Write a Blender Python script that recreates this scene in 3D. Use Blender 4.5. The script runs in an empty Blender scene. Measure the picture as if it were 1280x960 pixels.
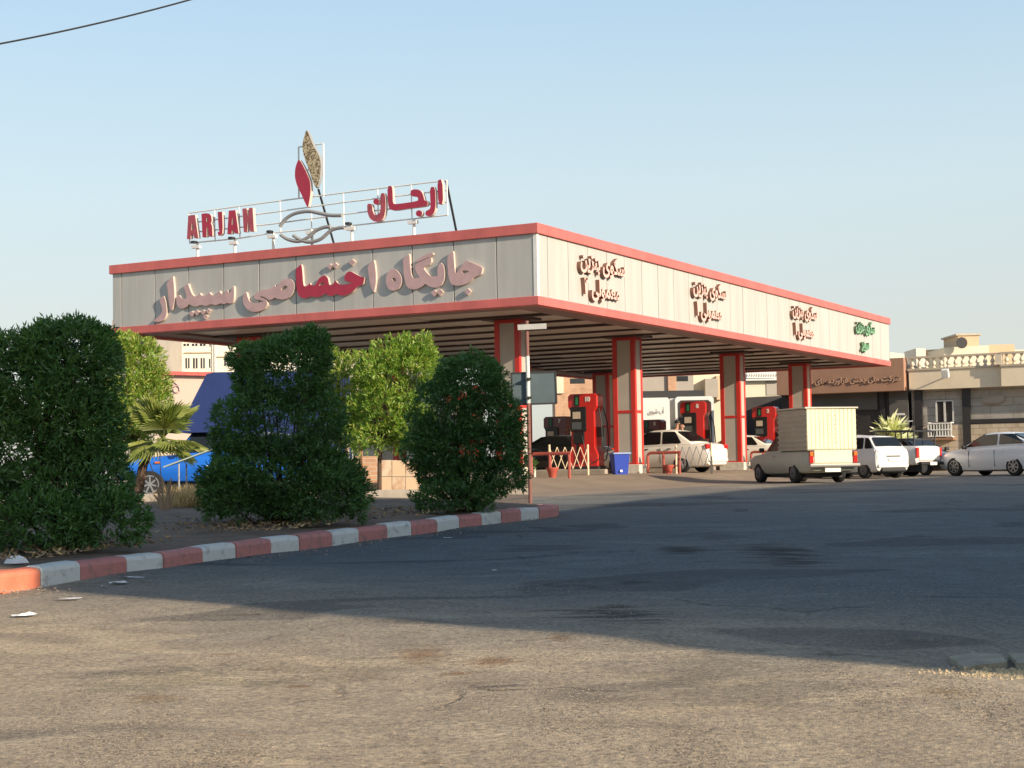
import bpy, bmesh, math, random
import numpy as np
from mathutils import Vector, Matrix
rnd = random.Random(7); nr = np.random.default_rng(7)
SC = bpy.context.scene; COL = SC.collection
R = math.radians; PI = math.pi

# ---------------------------------------------------------------- camera
EYE = 1.25
F, PITCH, ROLL, YAW = 1986.5, .05248, .01674, .50141
cr, sr, cp, sp = math.cos(ROLL), math.sin(ROLL), math.cos(PITCH), math.sin(PITCH)
fw = Vector((0, cp, sp)); upv = Vector((0, -sp, cp)); xr = Vector((1, 0, 0))
right = xr * cr - upv * sr; up = upv * cr + xr * sr
cam = bpy.data.cameras.new('camera'); co = bpy.data.objects.new('camera', cam); COL.objects.link(co)
M = Matrix((right, up, -fw)).transposed().to_4x4(); M.translation = (0, 0, EYE); co.matrix_world = M
cam.sensor_width = 36; cam.lens = 36 * F / 1280; cam.clip_start = .2; cam.clip_end = 6000
SC.camera = co

# ---------------------------------------------------------------- sky, sun, exposure
SUN_EL = R(21.2)
toward = Vector((.746, -.666, 0)).normalized()
SUN_STR, SKY_STR, EXPO = 4.2, .112, .72
w = bpy.data.worlds.new('World'); SC.world = w; w.use_nodes = True
nt = w.node_tree; bg = nt.nodes['Background']
sky = nt.nodes.new('ShaderNodeTexSky'); sky.sky_type = 'NISHITA'; sky.sun_disc = False
sky.sun_elevation = SUN_EL; sky.sun_rotation = math.atan2(toward.x, toward.y)
sky.altitude = 0; sky.air_density = 1.0; sky.dust_density = 1.2; sky.ozone_density = 1.6
# dust near the horizon, clearing upwards
gt = nt.nodes.new('ShaderNodeTexCoord'); gx = nt.nodes.new('ShaderNodeSeparateXYZ'); nt.links.new(gt.outputs['Generated'], gx.inputs[0])
hc = nt.nodes.new('ShaderNodeValToRGB'); nt.links.new(gx.outputs[2], hc.inputs[0]); el_ = hc.color_ramp.elements
K_ = .16
for p_, c_ in ((.0, (3.9, 3.85, 3.5)), (.09, (3.9, 4.05, 3.85)), (.17, (3.75, 4.45, 4.55)), (.28, (3.05, 4.1, 4.85))):
    if p_ == 0: el_[0].color = tuple(v_ * K_ for v_ in c_) + (1,)
    elif p_ == .28: el_[len(el_) - 1].position = p_; el_[len(el_) - 1].color = tuple(v_ * K_ for v_ in c_) + (1,)
    else: e_ = el_.new(p_); e_.color = tuple(v_ * K_ for v_ in c_) + (1,)
sc_ = nt.nodes.new('ShaderNodeVectorMath'); sc_.operation = 'SCALE'; sc_.inputs['Scale'].default_value = 1 / K_; nt.links.new(hc.outputs[0], sc_.inputs[0])
mr_ = nt.nodes.new('ShaderNodeMapRange'); mr_.inputs[1].default_value = .22; mr_.inputs[2].default_value = .75; mr_.inputs[3].default_value = .80; mr_.inputs[4].default_value = .0; nt.links.new(gx.outputs[2], mr_.inputs[0])
dusty = nt.nodes.new('ShaderNodeMix'); dusty.data_type = 'RGBA'; nt.links.new(mr_.outputs[0], dusty.inputs[0])
nt.links.new(sky.outputs[0], dusty.inputs[6]); nt.links.new(sc_.outputs[0], dusty.inputs[7]); nt.links.new(dusty.outputs[2], bg.inputs[0]); bg.inputs[1].default_value = SKY_STR
sl = bpy.data.lights.new('sun', 'SUN'); sl.energy = SUN_STR; sl.angle = R(.45); sl.color = (1, .85, .66)
so = bpy.data.objects.new('sun', sl); COL.objects.link(so)
sdir = Vector((toward.x * math.cos(SUN_EL), toward.y * math.cos(SUN_EL), math.sin(SUN_EL)))
so.rotation_euler = sdir.to_track_quat('Z', 'Y').to_euler(); so.location = (30, -20, 40)
vs = SC.view_settings; vs.view_transform = 'Standard'; vs.look = 'None'; vs.exposure = EXPO; vs.gamma = 1; vs.use_curve_mapping = False
SC.cycles.max_bounces = 6; SC.cycles.use_denoising = True

# ---------------------------------------------------------------- picture -> place
def ray(x, y):
    a, b = x - 640, y - 480
    uu = (a * cr - b * sr) / F; vv = (b * cr + a * sr) / F
    return Vector((uu, cp + vv * sp, sp - vv * cp))
def at(x, y, Y):
    d = ray(x, y); return Vector((0, 0, EYE)) + d * (Y / d.y)
def on_plane(x, y, p, n):
    o = Vector((0, 0, EYE)); d = ray(x, y); return o + d * ((Vector(p) - o).dot(n) / d.dot(n))
DY = [0, 9, 15, 26, 33, 45, 60]; DV = [1.25, 1.17, 1.05, .81, .72, .61, .55]
V2 = Vector((math.sin(YAW), math.cos(YAW), 0)); U2 = Vector((-math.cos(YAW), math.sin(YAW), 0))
CORN = Vector((.7487, 42, 0)); CW, CL = 15.11, 34.43
def cs(X, Y):
    dx, dy = X - CORN.x, Y - CORN.y
    return dx * V2.x + dy * V2.y, dx * U2.x + dy * U2.y
def sm(t): t = np.clip(t, 0, 1); return t * t * (3 - 2 * t)
def G0(X, Y): return EYE - np.interp(Y, DY, DV)
def G(X, Y):
    s, w_ = cs(X, Y)
    k = sm((s + 5) / 6) * sm((w_ + 3) / 4.5) * sm((CL + 8 - s) / 4) * sm((CW + 6 - w_) / 4)
    return float(G0(X, Y) + .30 * k * sm((w_ + 3) / 5.5))
def P(s, w_, z=None):
    p = CORN + V2 * s + U2 * w_
    p.z = G(p.x, p.y) if z is None else z
    return p
def ground_px(x, y):
    d = ray(x, y); Y = 4.
    while Y < 150:
        q = Vector((0, 0, EYE)) + d * (Y / d.y)
        if q.z <= G(q.x, q.y): return q
        Y += .02
    return q

# ---------------------------------------------------------------- materials
def mat(name, col, rough=.6, metal=0., var=.0, scale=3., bump=0., bscale=40., col2=None, spec=.5, fac=None, detail=5, stretch=None, coat=0, trans=0):
    m = bpy.data.materials.new(name); m.use_nodes = True; t = m.node_tree; b = t.nodes['Principled BSDF']
    b.inputs['Roughness'].default_value = rough; b.inputs['Metallic'].default_value = metal
    b.inputs['Specular IOR Level'].default_value = spec; b.inputs['Coat Weight'].default_value = coat
    if trans: b.inputs['Transmission Weight'].default_value = trans
    c = tuple(col) + (1,); b.inputs['Base Color'].default_value = c
    tc = t.nodes.new('ShaderNodeTexCoord'); src = tc.outputs['Object']
    if stretch:
        mp = t.nodes.new('ShaderNodeMapping'); mp.inputs['Scale'].default_value = stretch
        t.links.new(src, mp.inputs[0]); src = mp.outputs[0]
    if var or col2:
        n = t.nodes.new('ShaderNodeTexNoise'); n.inputs['Scale'].default_value = scale; n.inputs['Detail'].default_value = detail
        n.inputs['Roughness'].default_value = .65; t.links.new(src, n.inputs['Vector'])
        rp = t.nodes.new('ShaderNodeValToRGB'); t.links.new(n.outputs[0], rp.inputs[0])
        lo = tuple(x * (1 - var) for x in col) if col2 is None else tuple(col2)
        hi = tuple(min(1, x * (1 + var)) for x in col) if col2 is None else tuple(col)
        rp.color_ramp.elements[0].position = .3 if fac is None else fac[0]; rp.color_ramp.elements[1].position = .7 if fac is None else fac[1]
        rp.color_ramp.elements[0].color = lo + (1,); rp.color_ramp.elements[1].color = hi + (1,)
        t.links.new(rp.outputs[0], b.inputs['Base Color'])
    if bump:
        n2 = t.nodes.new('ShaderNodeTexNoise'); n2.inputs['Scale'].default_value = bscale; n2.inputs['Detail'].default_value = 3
        t.links.new(src, n2.inputs['Vector']); bp = t.nodes.new('ShaderNodeBump'); bp.inputs['Strength'].default_value = bump
        bp.inputs['Distance'].default_value = .02
        t.links.new(n2.outputs[0], bp.inputs['Height']); t.links.new(bp.outputs[0], b.inputs['Normal'])
    return m
def mixnode(t, a, b_, f, blend='MIX'):
    m = t.nodes.new('ShaderNodeMix'); m.data_type = 'RGBA'; m.blend_type = blend
    for i, v in ((6, a), (7, b_), (0, f)):
        if isinstance(v, (tuple, float, int)): m.inputs[i].default_value = v if not isinstance(v, tuple) else v + (1,)
        else: t.links.new(v, m.inputs[i])
    return m.outputs[2]
def noise(t, src, scale, detail=4, rough=.6, dist=0.):
    n = t.nodes.new('ShaderNodeTexNoise'); n.inputs['Scale'].default_value = scale; n.inputs['Detail'].default_value = detail
    n.inputs['Roughness'].default_value = rough; n.inputs['Distortion'].default_value = dist; t.links.new(src, n.inputs['Vector']); return n.outputs[0]
def ramp(t, src, p0, p1, c0=0., c1=1.):
    m = t.nodes.new('ShaderNodeMapRange'); m.inputs[1].default_value = p0; m.inputs[2].default_value = p1
    m.inputs[3].default_value = c0; m.inputs[4].default_value = c1; t.links.new(src, m.inputs[0]); return m.outputs[0]
def mapping(t, src, loc=(0, 0, 0), rot=(0, 0, 0), sc=(1, 1, 1)):
    m = t.nodes.new('ShaderNodeMapping'); m.vector_type = 'POINT'
    m.inputs['Location'].default_value = loc; m.inputs['Rotation'].default_value = rot; m.inputs['Scale'].default_value = sc
    t.links.new(src, m.inputs[0]); return m.outputs[0]
def math_(t, op, a, b_=0.):
    m = t.nodes.new('ShaderNodeMath'); m.operation = op
    for i, v in ((0, a), (1, b_)):
        if isinstance(v, (int, float)): m.inputs[i].default_value = v
        else: t.links.new(v, m.inputs[i])
    return m.outputs[0]

SPOTS = [(850, 688, 42, 8, (.10, .10, .10), .35), (968, 690, 66, 12, (.10, .10, .10), .35), (985, 703, 50, 8, (.4, .4, .4), .4), (765, 768, 85, 13, (.18, .19, .17), .35), (790, 728, 34, 4, (.4, .4, .4), .4), (890, 670, 60, 4, (.6, .6, .6), .4), (1150, 800, 50, 7, (.6, .6, .58), .5),
    (530, 817, 52, 12, (.62, .46, .34), .5), (620, 826, 38, 6, (.6, .46, .36), .4), (702, 801, 26, 5, (.6, .48, .38), .4), (190, 872, 60, 8, (.72, .60, .48), .5), (210, 850, 150, 16, (.74, .76, .74), .12), (430, 835, 130, 14, (.84, .84, .82), .15), (890, 852, 175, 40, (.80, .80, .78), .12), (1180, 870, 60, 12, (.66, .6, .5), .5), (1080, 640, 200, 14, (1.25, 1.25, 1.2), .6)]
def asphalt():
    m = bpy.data.materials.new('worn_asphalt'); m.use_nodes = True; t = m.node_tree; b = t.nodes['Principled BSDF']
    tc = t.nodes.new('ShaderNodeTexCoord'); o = tc.outputs['Object']
    big = noise(t, o, .35, 4); mid = noise(t, o, 2.2, 6, .7); fine = noise(t, o, 27, 5, .75)
    grain = noise(t, o, 140, 2, .6)
    # tan chippings near the junction; bay made darker and bluer, shade put into its colour
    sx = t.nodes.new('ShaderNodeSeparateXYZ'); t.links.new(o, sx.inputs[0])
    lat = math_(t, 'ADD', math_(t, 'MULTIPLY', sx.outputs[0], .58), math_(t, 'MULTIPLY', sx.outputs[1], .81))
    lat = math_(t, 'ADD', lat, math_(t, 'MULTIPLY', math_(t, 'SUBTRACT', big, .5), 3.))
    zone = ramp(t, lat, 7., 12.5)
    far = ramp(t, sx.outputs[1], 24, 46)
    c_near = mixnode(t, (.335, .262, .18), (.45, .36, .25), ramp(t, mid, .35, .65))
    c_shade = mixnode(t, (.088, .110, .118), (.124, .150, .156), ramp(t, mid, .35, .7))
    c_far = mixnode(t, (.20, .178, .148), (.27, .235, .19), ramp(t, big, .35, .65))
    c = mixnode(t, c_near, c_shade, zone); c = mixnode(t, c, c_far, far)
    # repaired patches
    pn = noise(t, mapping(t, o, sc=(.25, .5, 1)), 1.1, 2, .4, .6)
    c = mixnode(t, c, mixnode(t, c, (.62, .63, .66), 1., 'MULTIPLY'), ramp(t, pn, .60, .62))
    c = mixnode(t, c, mixnode(t, c, (1.22, 1.2, 1.16), 1., 'MULTIPLY'), ramp(t, noise(t, mapping(t, o, loc=(7, 3, 0), sc=(.3, .6, 1)), 1.3, 3, .5, .4), .57, .59))
    # stains of oil dragged across the carriageway
    st = noise(t, mapping(t, o, sc=(.5, 1.6, 1), rot=(0, 0, .25)), 1.0, 5, .62, .5)
    stm = math_(t, 'MULTIPLY', ramp(t, st, .62, .72), ramp(t, noise(t, o, .16, 1), .44, .56))
    c = mixnode(t, c, mixnode(t, c, (.30, .28, .26), 1., 'MULTIPLY'), stm)
    st2 = ramp(t, noise(t, mapping(t, o, sc=(1, 1.8, 1)), 1.9, 4, .6), .66, .75)
    c = mixnode(t, c, mixnode(t, c, (.62, .48, .36), 1., 'MULTIPLY'), st2)
    # wear lines and old cracks
    vn = t.nodes.new('ShaderNodeTexVoronoi'); vn.feature = 'DISTANCE_TO_EDGE'; vn.inputs['Scale'].default_value = .33
    ad = t.nodes.new('ShaderNodeVectorMath'); ad.operation = 'ADD'
    nv = t.nodes.new('ShaderNodeTexNoise'); nv.inputs['Scale'].default_value = 1.4; nv.inputs['Detail'].default_value = 4; t.links.new(o, nv.inputs['Vector'])
    t.links.new(o, ad.inputs[0]); t.links.new(nv.outputs[1], ad.inputs[1]); t.links.new(ad.outputs[0], vn.inputs['Vector'])
    ck = math_(t, 'MULTIPLY', ramp(t, vn.outputs[0], .0, .012, 1, 0), ramp(t, noise(t, o, .45, 2), .52, .6))
    c = mixnode(t, c, mixnode(t, c, (.45, .42, .40), 1., 'MULTIPLY'), ck)
    # chippings
    c = mixnode(t, c, mixnode(t, c, (1.7, 1.62, 1.45), 1., 'MULTIPLY'), ramp(t, fine, .52, .68))
    c = mixnode(t, c, mixnode(t, c, (.38, .37, .35), 1., 'MULTIPLY'), ramp(t, fine, .48, .32))
    c = mixnode(t, c, mixnode(t, c, (1.9, 1.9, 1.85), 1., 'MULTIPLY'), ramp(t, grain, .70, .78))
    # oil, patches and spills that keep their own shape on the ground
    wv = t.nodes.new('ShaderNodeVectorMath'); wv.operation = 'SCALE'; nn = t.nodes.new('ShaderNodeTexNoise'); nn.inputs['Scale'].default_value = 1.6; nn.inputs['Detail'].default_value = 6; nn.inputs['Roughness'].default_value = .7
    t.links.new(o, nn.inputs['Vector'])
    rag = noise(t, mapping(t, o, sc=(.6, 2.2, 1)), 2.6, 6, .75)
    for (px, py, rx, ry, colr, soft) in SPOTS:
        g = ground_px(px, py); D_ = EYE - g.z; ax = rx * g.y / F; ay = ry * g.y * g.y / (D_ * F)
        dx_ = math_(t, 'DIVIDE', math_(t, 'SUBTRACT', sx.outputs[0], g.x), ax); dy_ = math_(t, 'DIVIDE', math_(t, 'SUBTRACT', sx.outputs[1], g.y), ay)
        rr_ = math_(t, 'SQRT', math_(t, 'ADD', math_(t, 'MULTIPLY', dx_, dx_), math_(t, 'MULTIPLY', dy_, dy_)))
        e_ = math_(t, 'ADD', math_(t, 'SUBTRACT', .8, rr_), math_(t, 'MULTIPLY', math_(t, 'SUBTRACT', rag, .5), 4. if soft < .5 else 2.4))
        c = mixnode(t, c, mixnode(t, c, colr, 1., 'MULTIPLY'), ramp(t, e_, .0, soft * 1.6))
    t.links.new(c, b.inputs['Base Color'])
    b.inputs['Roughness'].default_value = .82; b.inputs['Specular IOR Level'].default_value = .35
    rr = ramp(t, stm, 0, 1, .80, .5); t.links.new(rr, b.inputs['Roughness'])
    h = math_(t, 'ADD', math_(t, 'MULTIPLY', fine, 1.3), math_(t, 'MULTIPLY', grain, .45))
    h = math_(t, 'ADD', h, math_(t, 'MULTIPLY', mid, 1.5)); h = math_(t, 'SUBTRACT', h, math_(t, 'MULTIPLY', ck, 1.2))
    bp = t.nodes.new('ShaderNodeBump'); bp.inputs['Strength'].default_value = .85; bp.inputs['Distance'].default_value = .02
    t.links.new(h, bp.inputs['Height']); t.links.new(bp.outputs[0], b.inputs['Normal'])
    return m
def blockwall(name, c1, c2, mortar, sw, sh, scale=1., rot=None, rough=.85):
    m = bpy.data.materials.new(name); m.use_nodes = True; t = m.node_tree; b = t.nodes['Principled BSDF']
    tc = t.nodes.new('ShaderNodeTexCoord'); br = t.nodes.new('ShaderNodeTexBrick')
    s = t.nodes.new('ShaderNodeSeparateXYZ'); cb = t.nodes.new('ShaderNodeCombineXYZ')
    t.links.new(tc.outputs['Object'], s.inputs[0])
    t.links.new(math_(t, 'ADD', s.outputs[0], s.outputs[1]), cb.inputs[0]); t.links.new(s.outputs[2], cb.inputs[1])
    t.links.new(cb.outputs[0], br.inputs['Vector'])
    br.inputs['Color1'].default_value = c1 + (1,); br.inputs['Color2'].default_value = c2 + (1,); br.inputs['Mortar'].default_value = mortar + (1,)
    br.inputs['Scale'].default_value = 1; br.inputs['Brick Width'].default_value = sw; br.inputs['Row Height'].default_value = sh; br.inputs['Mortar Size'].default_value = .012 * scale
    c = mixnode(t, br.outputs[0], mixnode(t, br.outputs[0], (.72, .70, .66), 1., 'MULTIPLY'), ramp(t, noise(t, tc.outputs['Object'], 1.3, 5), .45, .7))
    t.links.new(c, b.inputs['Base Color']); b.inputs['Roughness'].default_value = rough
    return m
def leafmat(name, c1, c2, rough=.45, tl=.25):
    m = bpy.data.materials.new(name); m.use_nodes = True; t = m.node_tree; b = t.nodes['Principled BSDF']; out = t.nodes['Material Output']
    tc = t.nodes.new('ShaderNodeTexCoord'); n = noise(t, tc.outputs['Object'], 2.4, 3); n2 = noise(t, tc.outputs['Object'], 23, 2)
    c = mixnode(t, c1, c2, ramp(t, n, .35, .65)); c = mixnode(t, c, mixnode(t, c, (1.7, 1.6, 1.2), 1., 'MULTIPLY'), ramp(t, n2, .55, .75))
    t.links.new(c, b.inputs['Base Color']); b.inputs['Roughness'].default_value = rough
    tr = t.nodes.new('ShaderNodeBsdfTranslucent'); t.links.new(mixnode(t, c, (1.2, 1.3, .5), 1., 'MULTIPLY'), tr.inputs[0])
    mx = t.nodes.new('ShaderNodeMixShader'); mx.inputs[0].default_value = tl
    t.links.new(b.outputs[0], mx.inputs[1]); t.links.new(tr.outputs[0], mx.inputs[2]); t.links.new(mx.outputs[0], out.inputs[0])
    return m
MT = dict(
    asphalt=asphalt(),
    red=mat('red_band', (.60, .14, .12), .45, var=.16, scale=1.2, stretch=(1, 1, .4)), panel=mat('composite_panel', (.475, .455, .415), .42, var=.09, scale=1.6, stretch=(1.6, 1.6, .18), bump=.12, bscale=.8),
    panelb=mat('column_panel', (.47, .42, .36), .5, var=.06, scale=1.5),
    joint=mat('joint', (.05, .048, .045), .8), colred=mat('column_red', (.58, .035, .025), .35, var=.08, scale=2),
    letpink=mat('faded_letter', (.54, .345, .335), .5, var=.12, scale=3), letred=mat('letter_red', (.42, .025, .06), .4, var=.1, scale=3),
    letside=mat('letter_side', (.62, .50, .42), .5), letface=mat('small_letter_face', (.76, .47, .40), .5), letbrown=mat('small_letter_side', (.20, .10, .07), .6),
    letgreen=mat('green_letter_face', (.20, .42, .24), .5), letgreenside=mat('green_letter_side', (.08, .12, .07), .6),
    white=mat('white_paint', (.78, .76, .70), .5, var=.08, scale=3), whitem=mat('white_steel', (.80, .78, .72), .45),
    gold=mat('gold_mesh', (.66, .52, .32), .5, col2=(.22, .15, .08), scale=17, fac=(.44, .54), metal=.3, detail=1), grey=mat('grey_steel', (.30, .30, .29), .5),
    dark=mat('dark_steel', (.03, .028, .027), .5), beam=mat('ceiling_beam', (.055, .03, .026), .5),
    soffit=mat('soffit', (.24, .16, .14), .5, var=.12, scale=.6), ceil=mat('aluminium_ceiling', (.72, .66, .58), .38, metal=.25, bump=1., bscale=1.2, stretch=(3.5, .35, 1)),
    plinth=mat('plinth', (.62, .57, .47), .8, var=.2, scale=6), concrete=mat('concrete', (.36, .31, .25), .9, var=.25, scale=1.6, bump=.3),
    forecourt=mat('forecourt_concrete', (.27, .205, .145), .85, var=.22, scale=.7, bump=.2, bscale=12),
    dirt=mat('dirt', (.16, .115, .08), .95, var=.35, scale=2.2, bump=1., bscale=9), 
    kred=mat('kerb_red', (.50, .20, .175), .7, col2=(.27, .16, .14), scale=9, bump=.5, bscale=14, fac=(.3, .5)), kwhite=mat('kerb_white', (.62, .64, .60), .7, col2=(.32, .31, .28), scale=8, bump=.5, bscale=14, fac=(.25, .45)),
    kredsun=mat('kerb_red_sunlit', (.60, .18, .10), .7, var=.15, scale=5, bump=.4, bscale=14),
    pumpred=mat('pump_red', (.62, .018, .012), .3, coat=.4), pumpdark=mat('pump_dark', (.018, .016, .016), .35), screen=mat('pump_screen', (.10, .11, .11), .2), paper=mat('paper', (.72, .62, .48), .7, col2=(.5, .4, .3), scale=20),
    pumpgreen=mat('pump_green', (.03, .22, .08), .4), rail=mat('rail_red', (.40, .085, .06), .5, col2=(.22, .07, .05), scale=9, fac=(.3, .5)), railw=mat('rail_cream', (.72, .55, .36), .5, var=.15, scale=10),
    bin=mat('bin_blue', (.015, .05, .36), .4), binlid=mat('bin_lid', (.25, .33, .55), .45), clay=mat('clay_pot', (.42, .08, .05), .7),
    signback=mat('sign_back', (.075, .105, .115), .55, var=.12, scale=4), rust=mat('rust_pole', (.20, .085, .065), .7, col2=(.30, .26, .23), scale=3, fac=(.36, .42)),
    glass=mat('car_glass', (.010, .012, .013), .05, spec=.45), tyre=mat('tyre', (.018, .017, .016), .85), rim=mat('rim', (.42, .42, .42), .35, metal=.7), steelrim=mat('steel_rim', (.12, .12, .12), .5, metal=.4),
    chrome=mat('chrome', (.5, .47, .42), .25, metal=.9), carwhite=mat('car_white', (.82, .82, .80), .28, coat=.6), carwhite2=mat('car_white_dusty', (.70, .70, .67), .38, coat=.3), carsunwhite=mat('car_white_sunlit', (.82, .77, .66), .35, coat=.3),  # the cream car paint is white with the sun's warm tint put in
    carblack=mat('car_black', (.012, .012, .013), .2, coat=.5), cargrey=mat('pickup_grey', (.46, .45, .36), .45, var=.06, scale=2), boxcream=mat('box_cream', (.74, .68, .44), .5, var=.05, scale=2), boxgrey=mat('box_side', (.52, .47, .38), .5, var=.1, scale=2),
    carblue=mat('truck_blue', (.012, .14, .60), .35, coat=.4), tarp=mat('tarp_blue', (.012, .030, .135), .6, var=.15, scale=1.4, bump=.3, bscale=3), tail=mat('tail_lamp', (.45, .015, .01), .2, coat=.5), lamp=mat('head_lamp', (.7, .7, .68), .1, coat=.5), amber=mat('amber_lamp', (.65, .16, .02), .25),
    plate=mat('plate', (.75, .74, .68), .4), blackpl=mat('black_plastic', (.02, .02, .02), .6),
    brownfascia=mat('brown_fascia', (.36, .20, .125), .7, var=.10, scale=.8), bletter=mat('brown_letter', (.62, .38, .25), .5), bletside=mat('brown_letter_side', (.15, .075, .045), .6),
    stone=blockwall('beige_stone', (.62, .51, .37), (.56, .46, .33), (.30, .24, .17), .62, .30), stonegrey=blockwall('grey_stone', (.42, .39, .34), (.38, .35, .30), (.16, .14, .12), 2.2, .40),
    parapet=mat('parapet_render', (.76, .64, .46), .85, var=.08, scale=.8), balus=mat('baluster', (.70, .60, .45), .8, var=.12, scale=3), cornice=mat('cornice', (.50, .42, .31), .85, var=.15, scale=2),
    render=mat('cream_render', (.66, .58, .44), .9, var=.08, scale=.3), pinkrender=mat('pink_render', (.66, .52, .42), .9, var=.06, scale=.3), maroon=mat('pump_red_shaded', (.14, .018, .018), .35, coat=.3),
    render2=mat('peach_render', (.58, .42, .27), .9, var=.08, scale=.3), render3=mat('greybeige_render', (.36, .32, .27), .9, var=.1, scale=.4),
    brick=blockwall('peach_brick', (.55, .30, .17), (.48, .26, .15), (.50, .40, .30), .32, .11), aptwall=mat('apartment_render', (.74, .68, .55), .9, var=.05, scale=.2), shop=mat('shop_dark', (.035, .030, .028), .5, var=.3, scale=.7), shutter=mat('shutter', (.10, .095, .085), .6, var=.1, scale=1), marble=mat('marble_slab', (.62, .50, .36), .5, col2=(.40, .22, .12), scale=2.5, fac=(.4, .62)),
    winpane=mat('window_pane', (.03, .032, .035), .12), winframe=mat('window_frame', (.62, .60, .55), .5), 
    trunk=mat('bark', (.09, .055, .035), .9, var=.3, scale=9, bump=.6, bscale=30), drystem=mat('dry_stem', (.30, .20, .12), .9, var=.2, scale=20), drygrass=mat('dry_grass', (.50, .36, .16), .9, var=.25, scale=8),
    leafdark=leafmat('dark_leaf', (.058, .135, .044), (.090, .195, .058), .36, .28), leafdark2=leafmat('dark_leaf_fresh', (.080, .18, .045), (.12, .24, .06), .36, .30),
    leaflight=leafmat('light_leaf', (.15, .27, .04), (.24, .38, .06), .5, .4), leaflight2=leafmat('yellow_leaf', (.34, .38, .07), (.42, .43, .12), .5, .4), leafred=leafmat('red_blossom', (.35, .03, .02), (.45, .08, .03), .5, .3),
    palm=leafmat('palm_leaf', (.16, .22, .05), (.30, .32, .09), .5, .3), yucca=leafmat('variegated_leaf', (.62, .64, .36), (.80, .80, .60), .45, .3),
    tin=mat('pale_tin', (.34, .40, .34), .5, var=.08, scale=2), paperw=mat('litter_paper', (.75, .74, .72), .8), skin=mat('skin', (.40, .22, .14), .5), hair=mat('hair', (.012, .01, .009), .6), shirt=mat('beige_shirt', (.50, .38, .26), .8), shirtp=mat('pink_shirt', (.62, .36, .28), .8), trouser=mat('trousers', (.05, .05, .06), .8), cable=mat('cable', (.02, .02, .02), .6), wood=mat('plank', (.33, .17, .09), .8, var=.2, scale=5), steelsheet=mat('box_white', (.66, .65, .61), .45, var=.05, scale=1), steelgrey=mat('box_greyside', (.40, .39, .36), .6, var=.2, scale=2), bush_trunk=mat('shrub_wood', (.07, .045, .03), .9))

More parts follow.
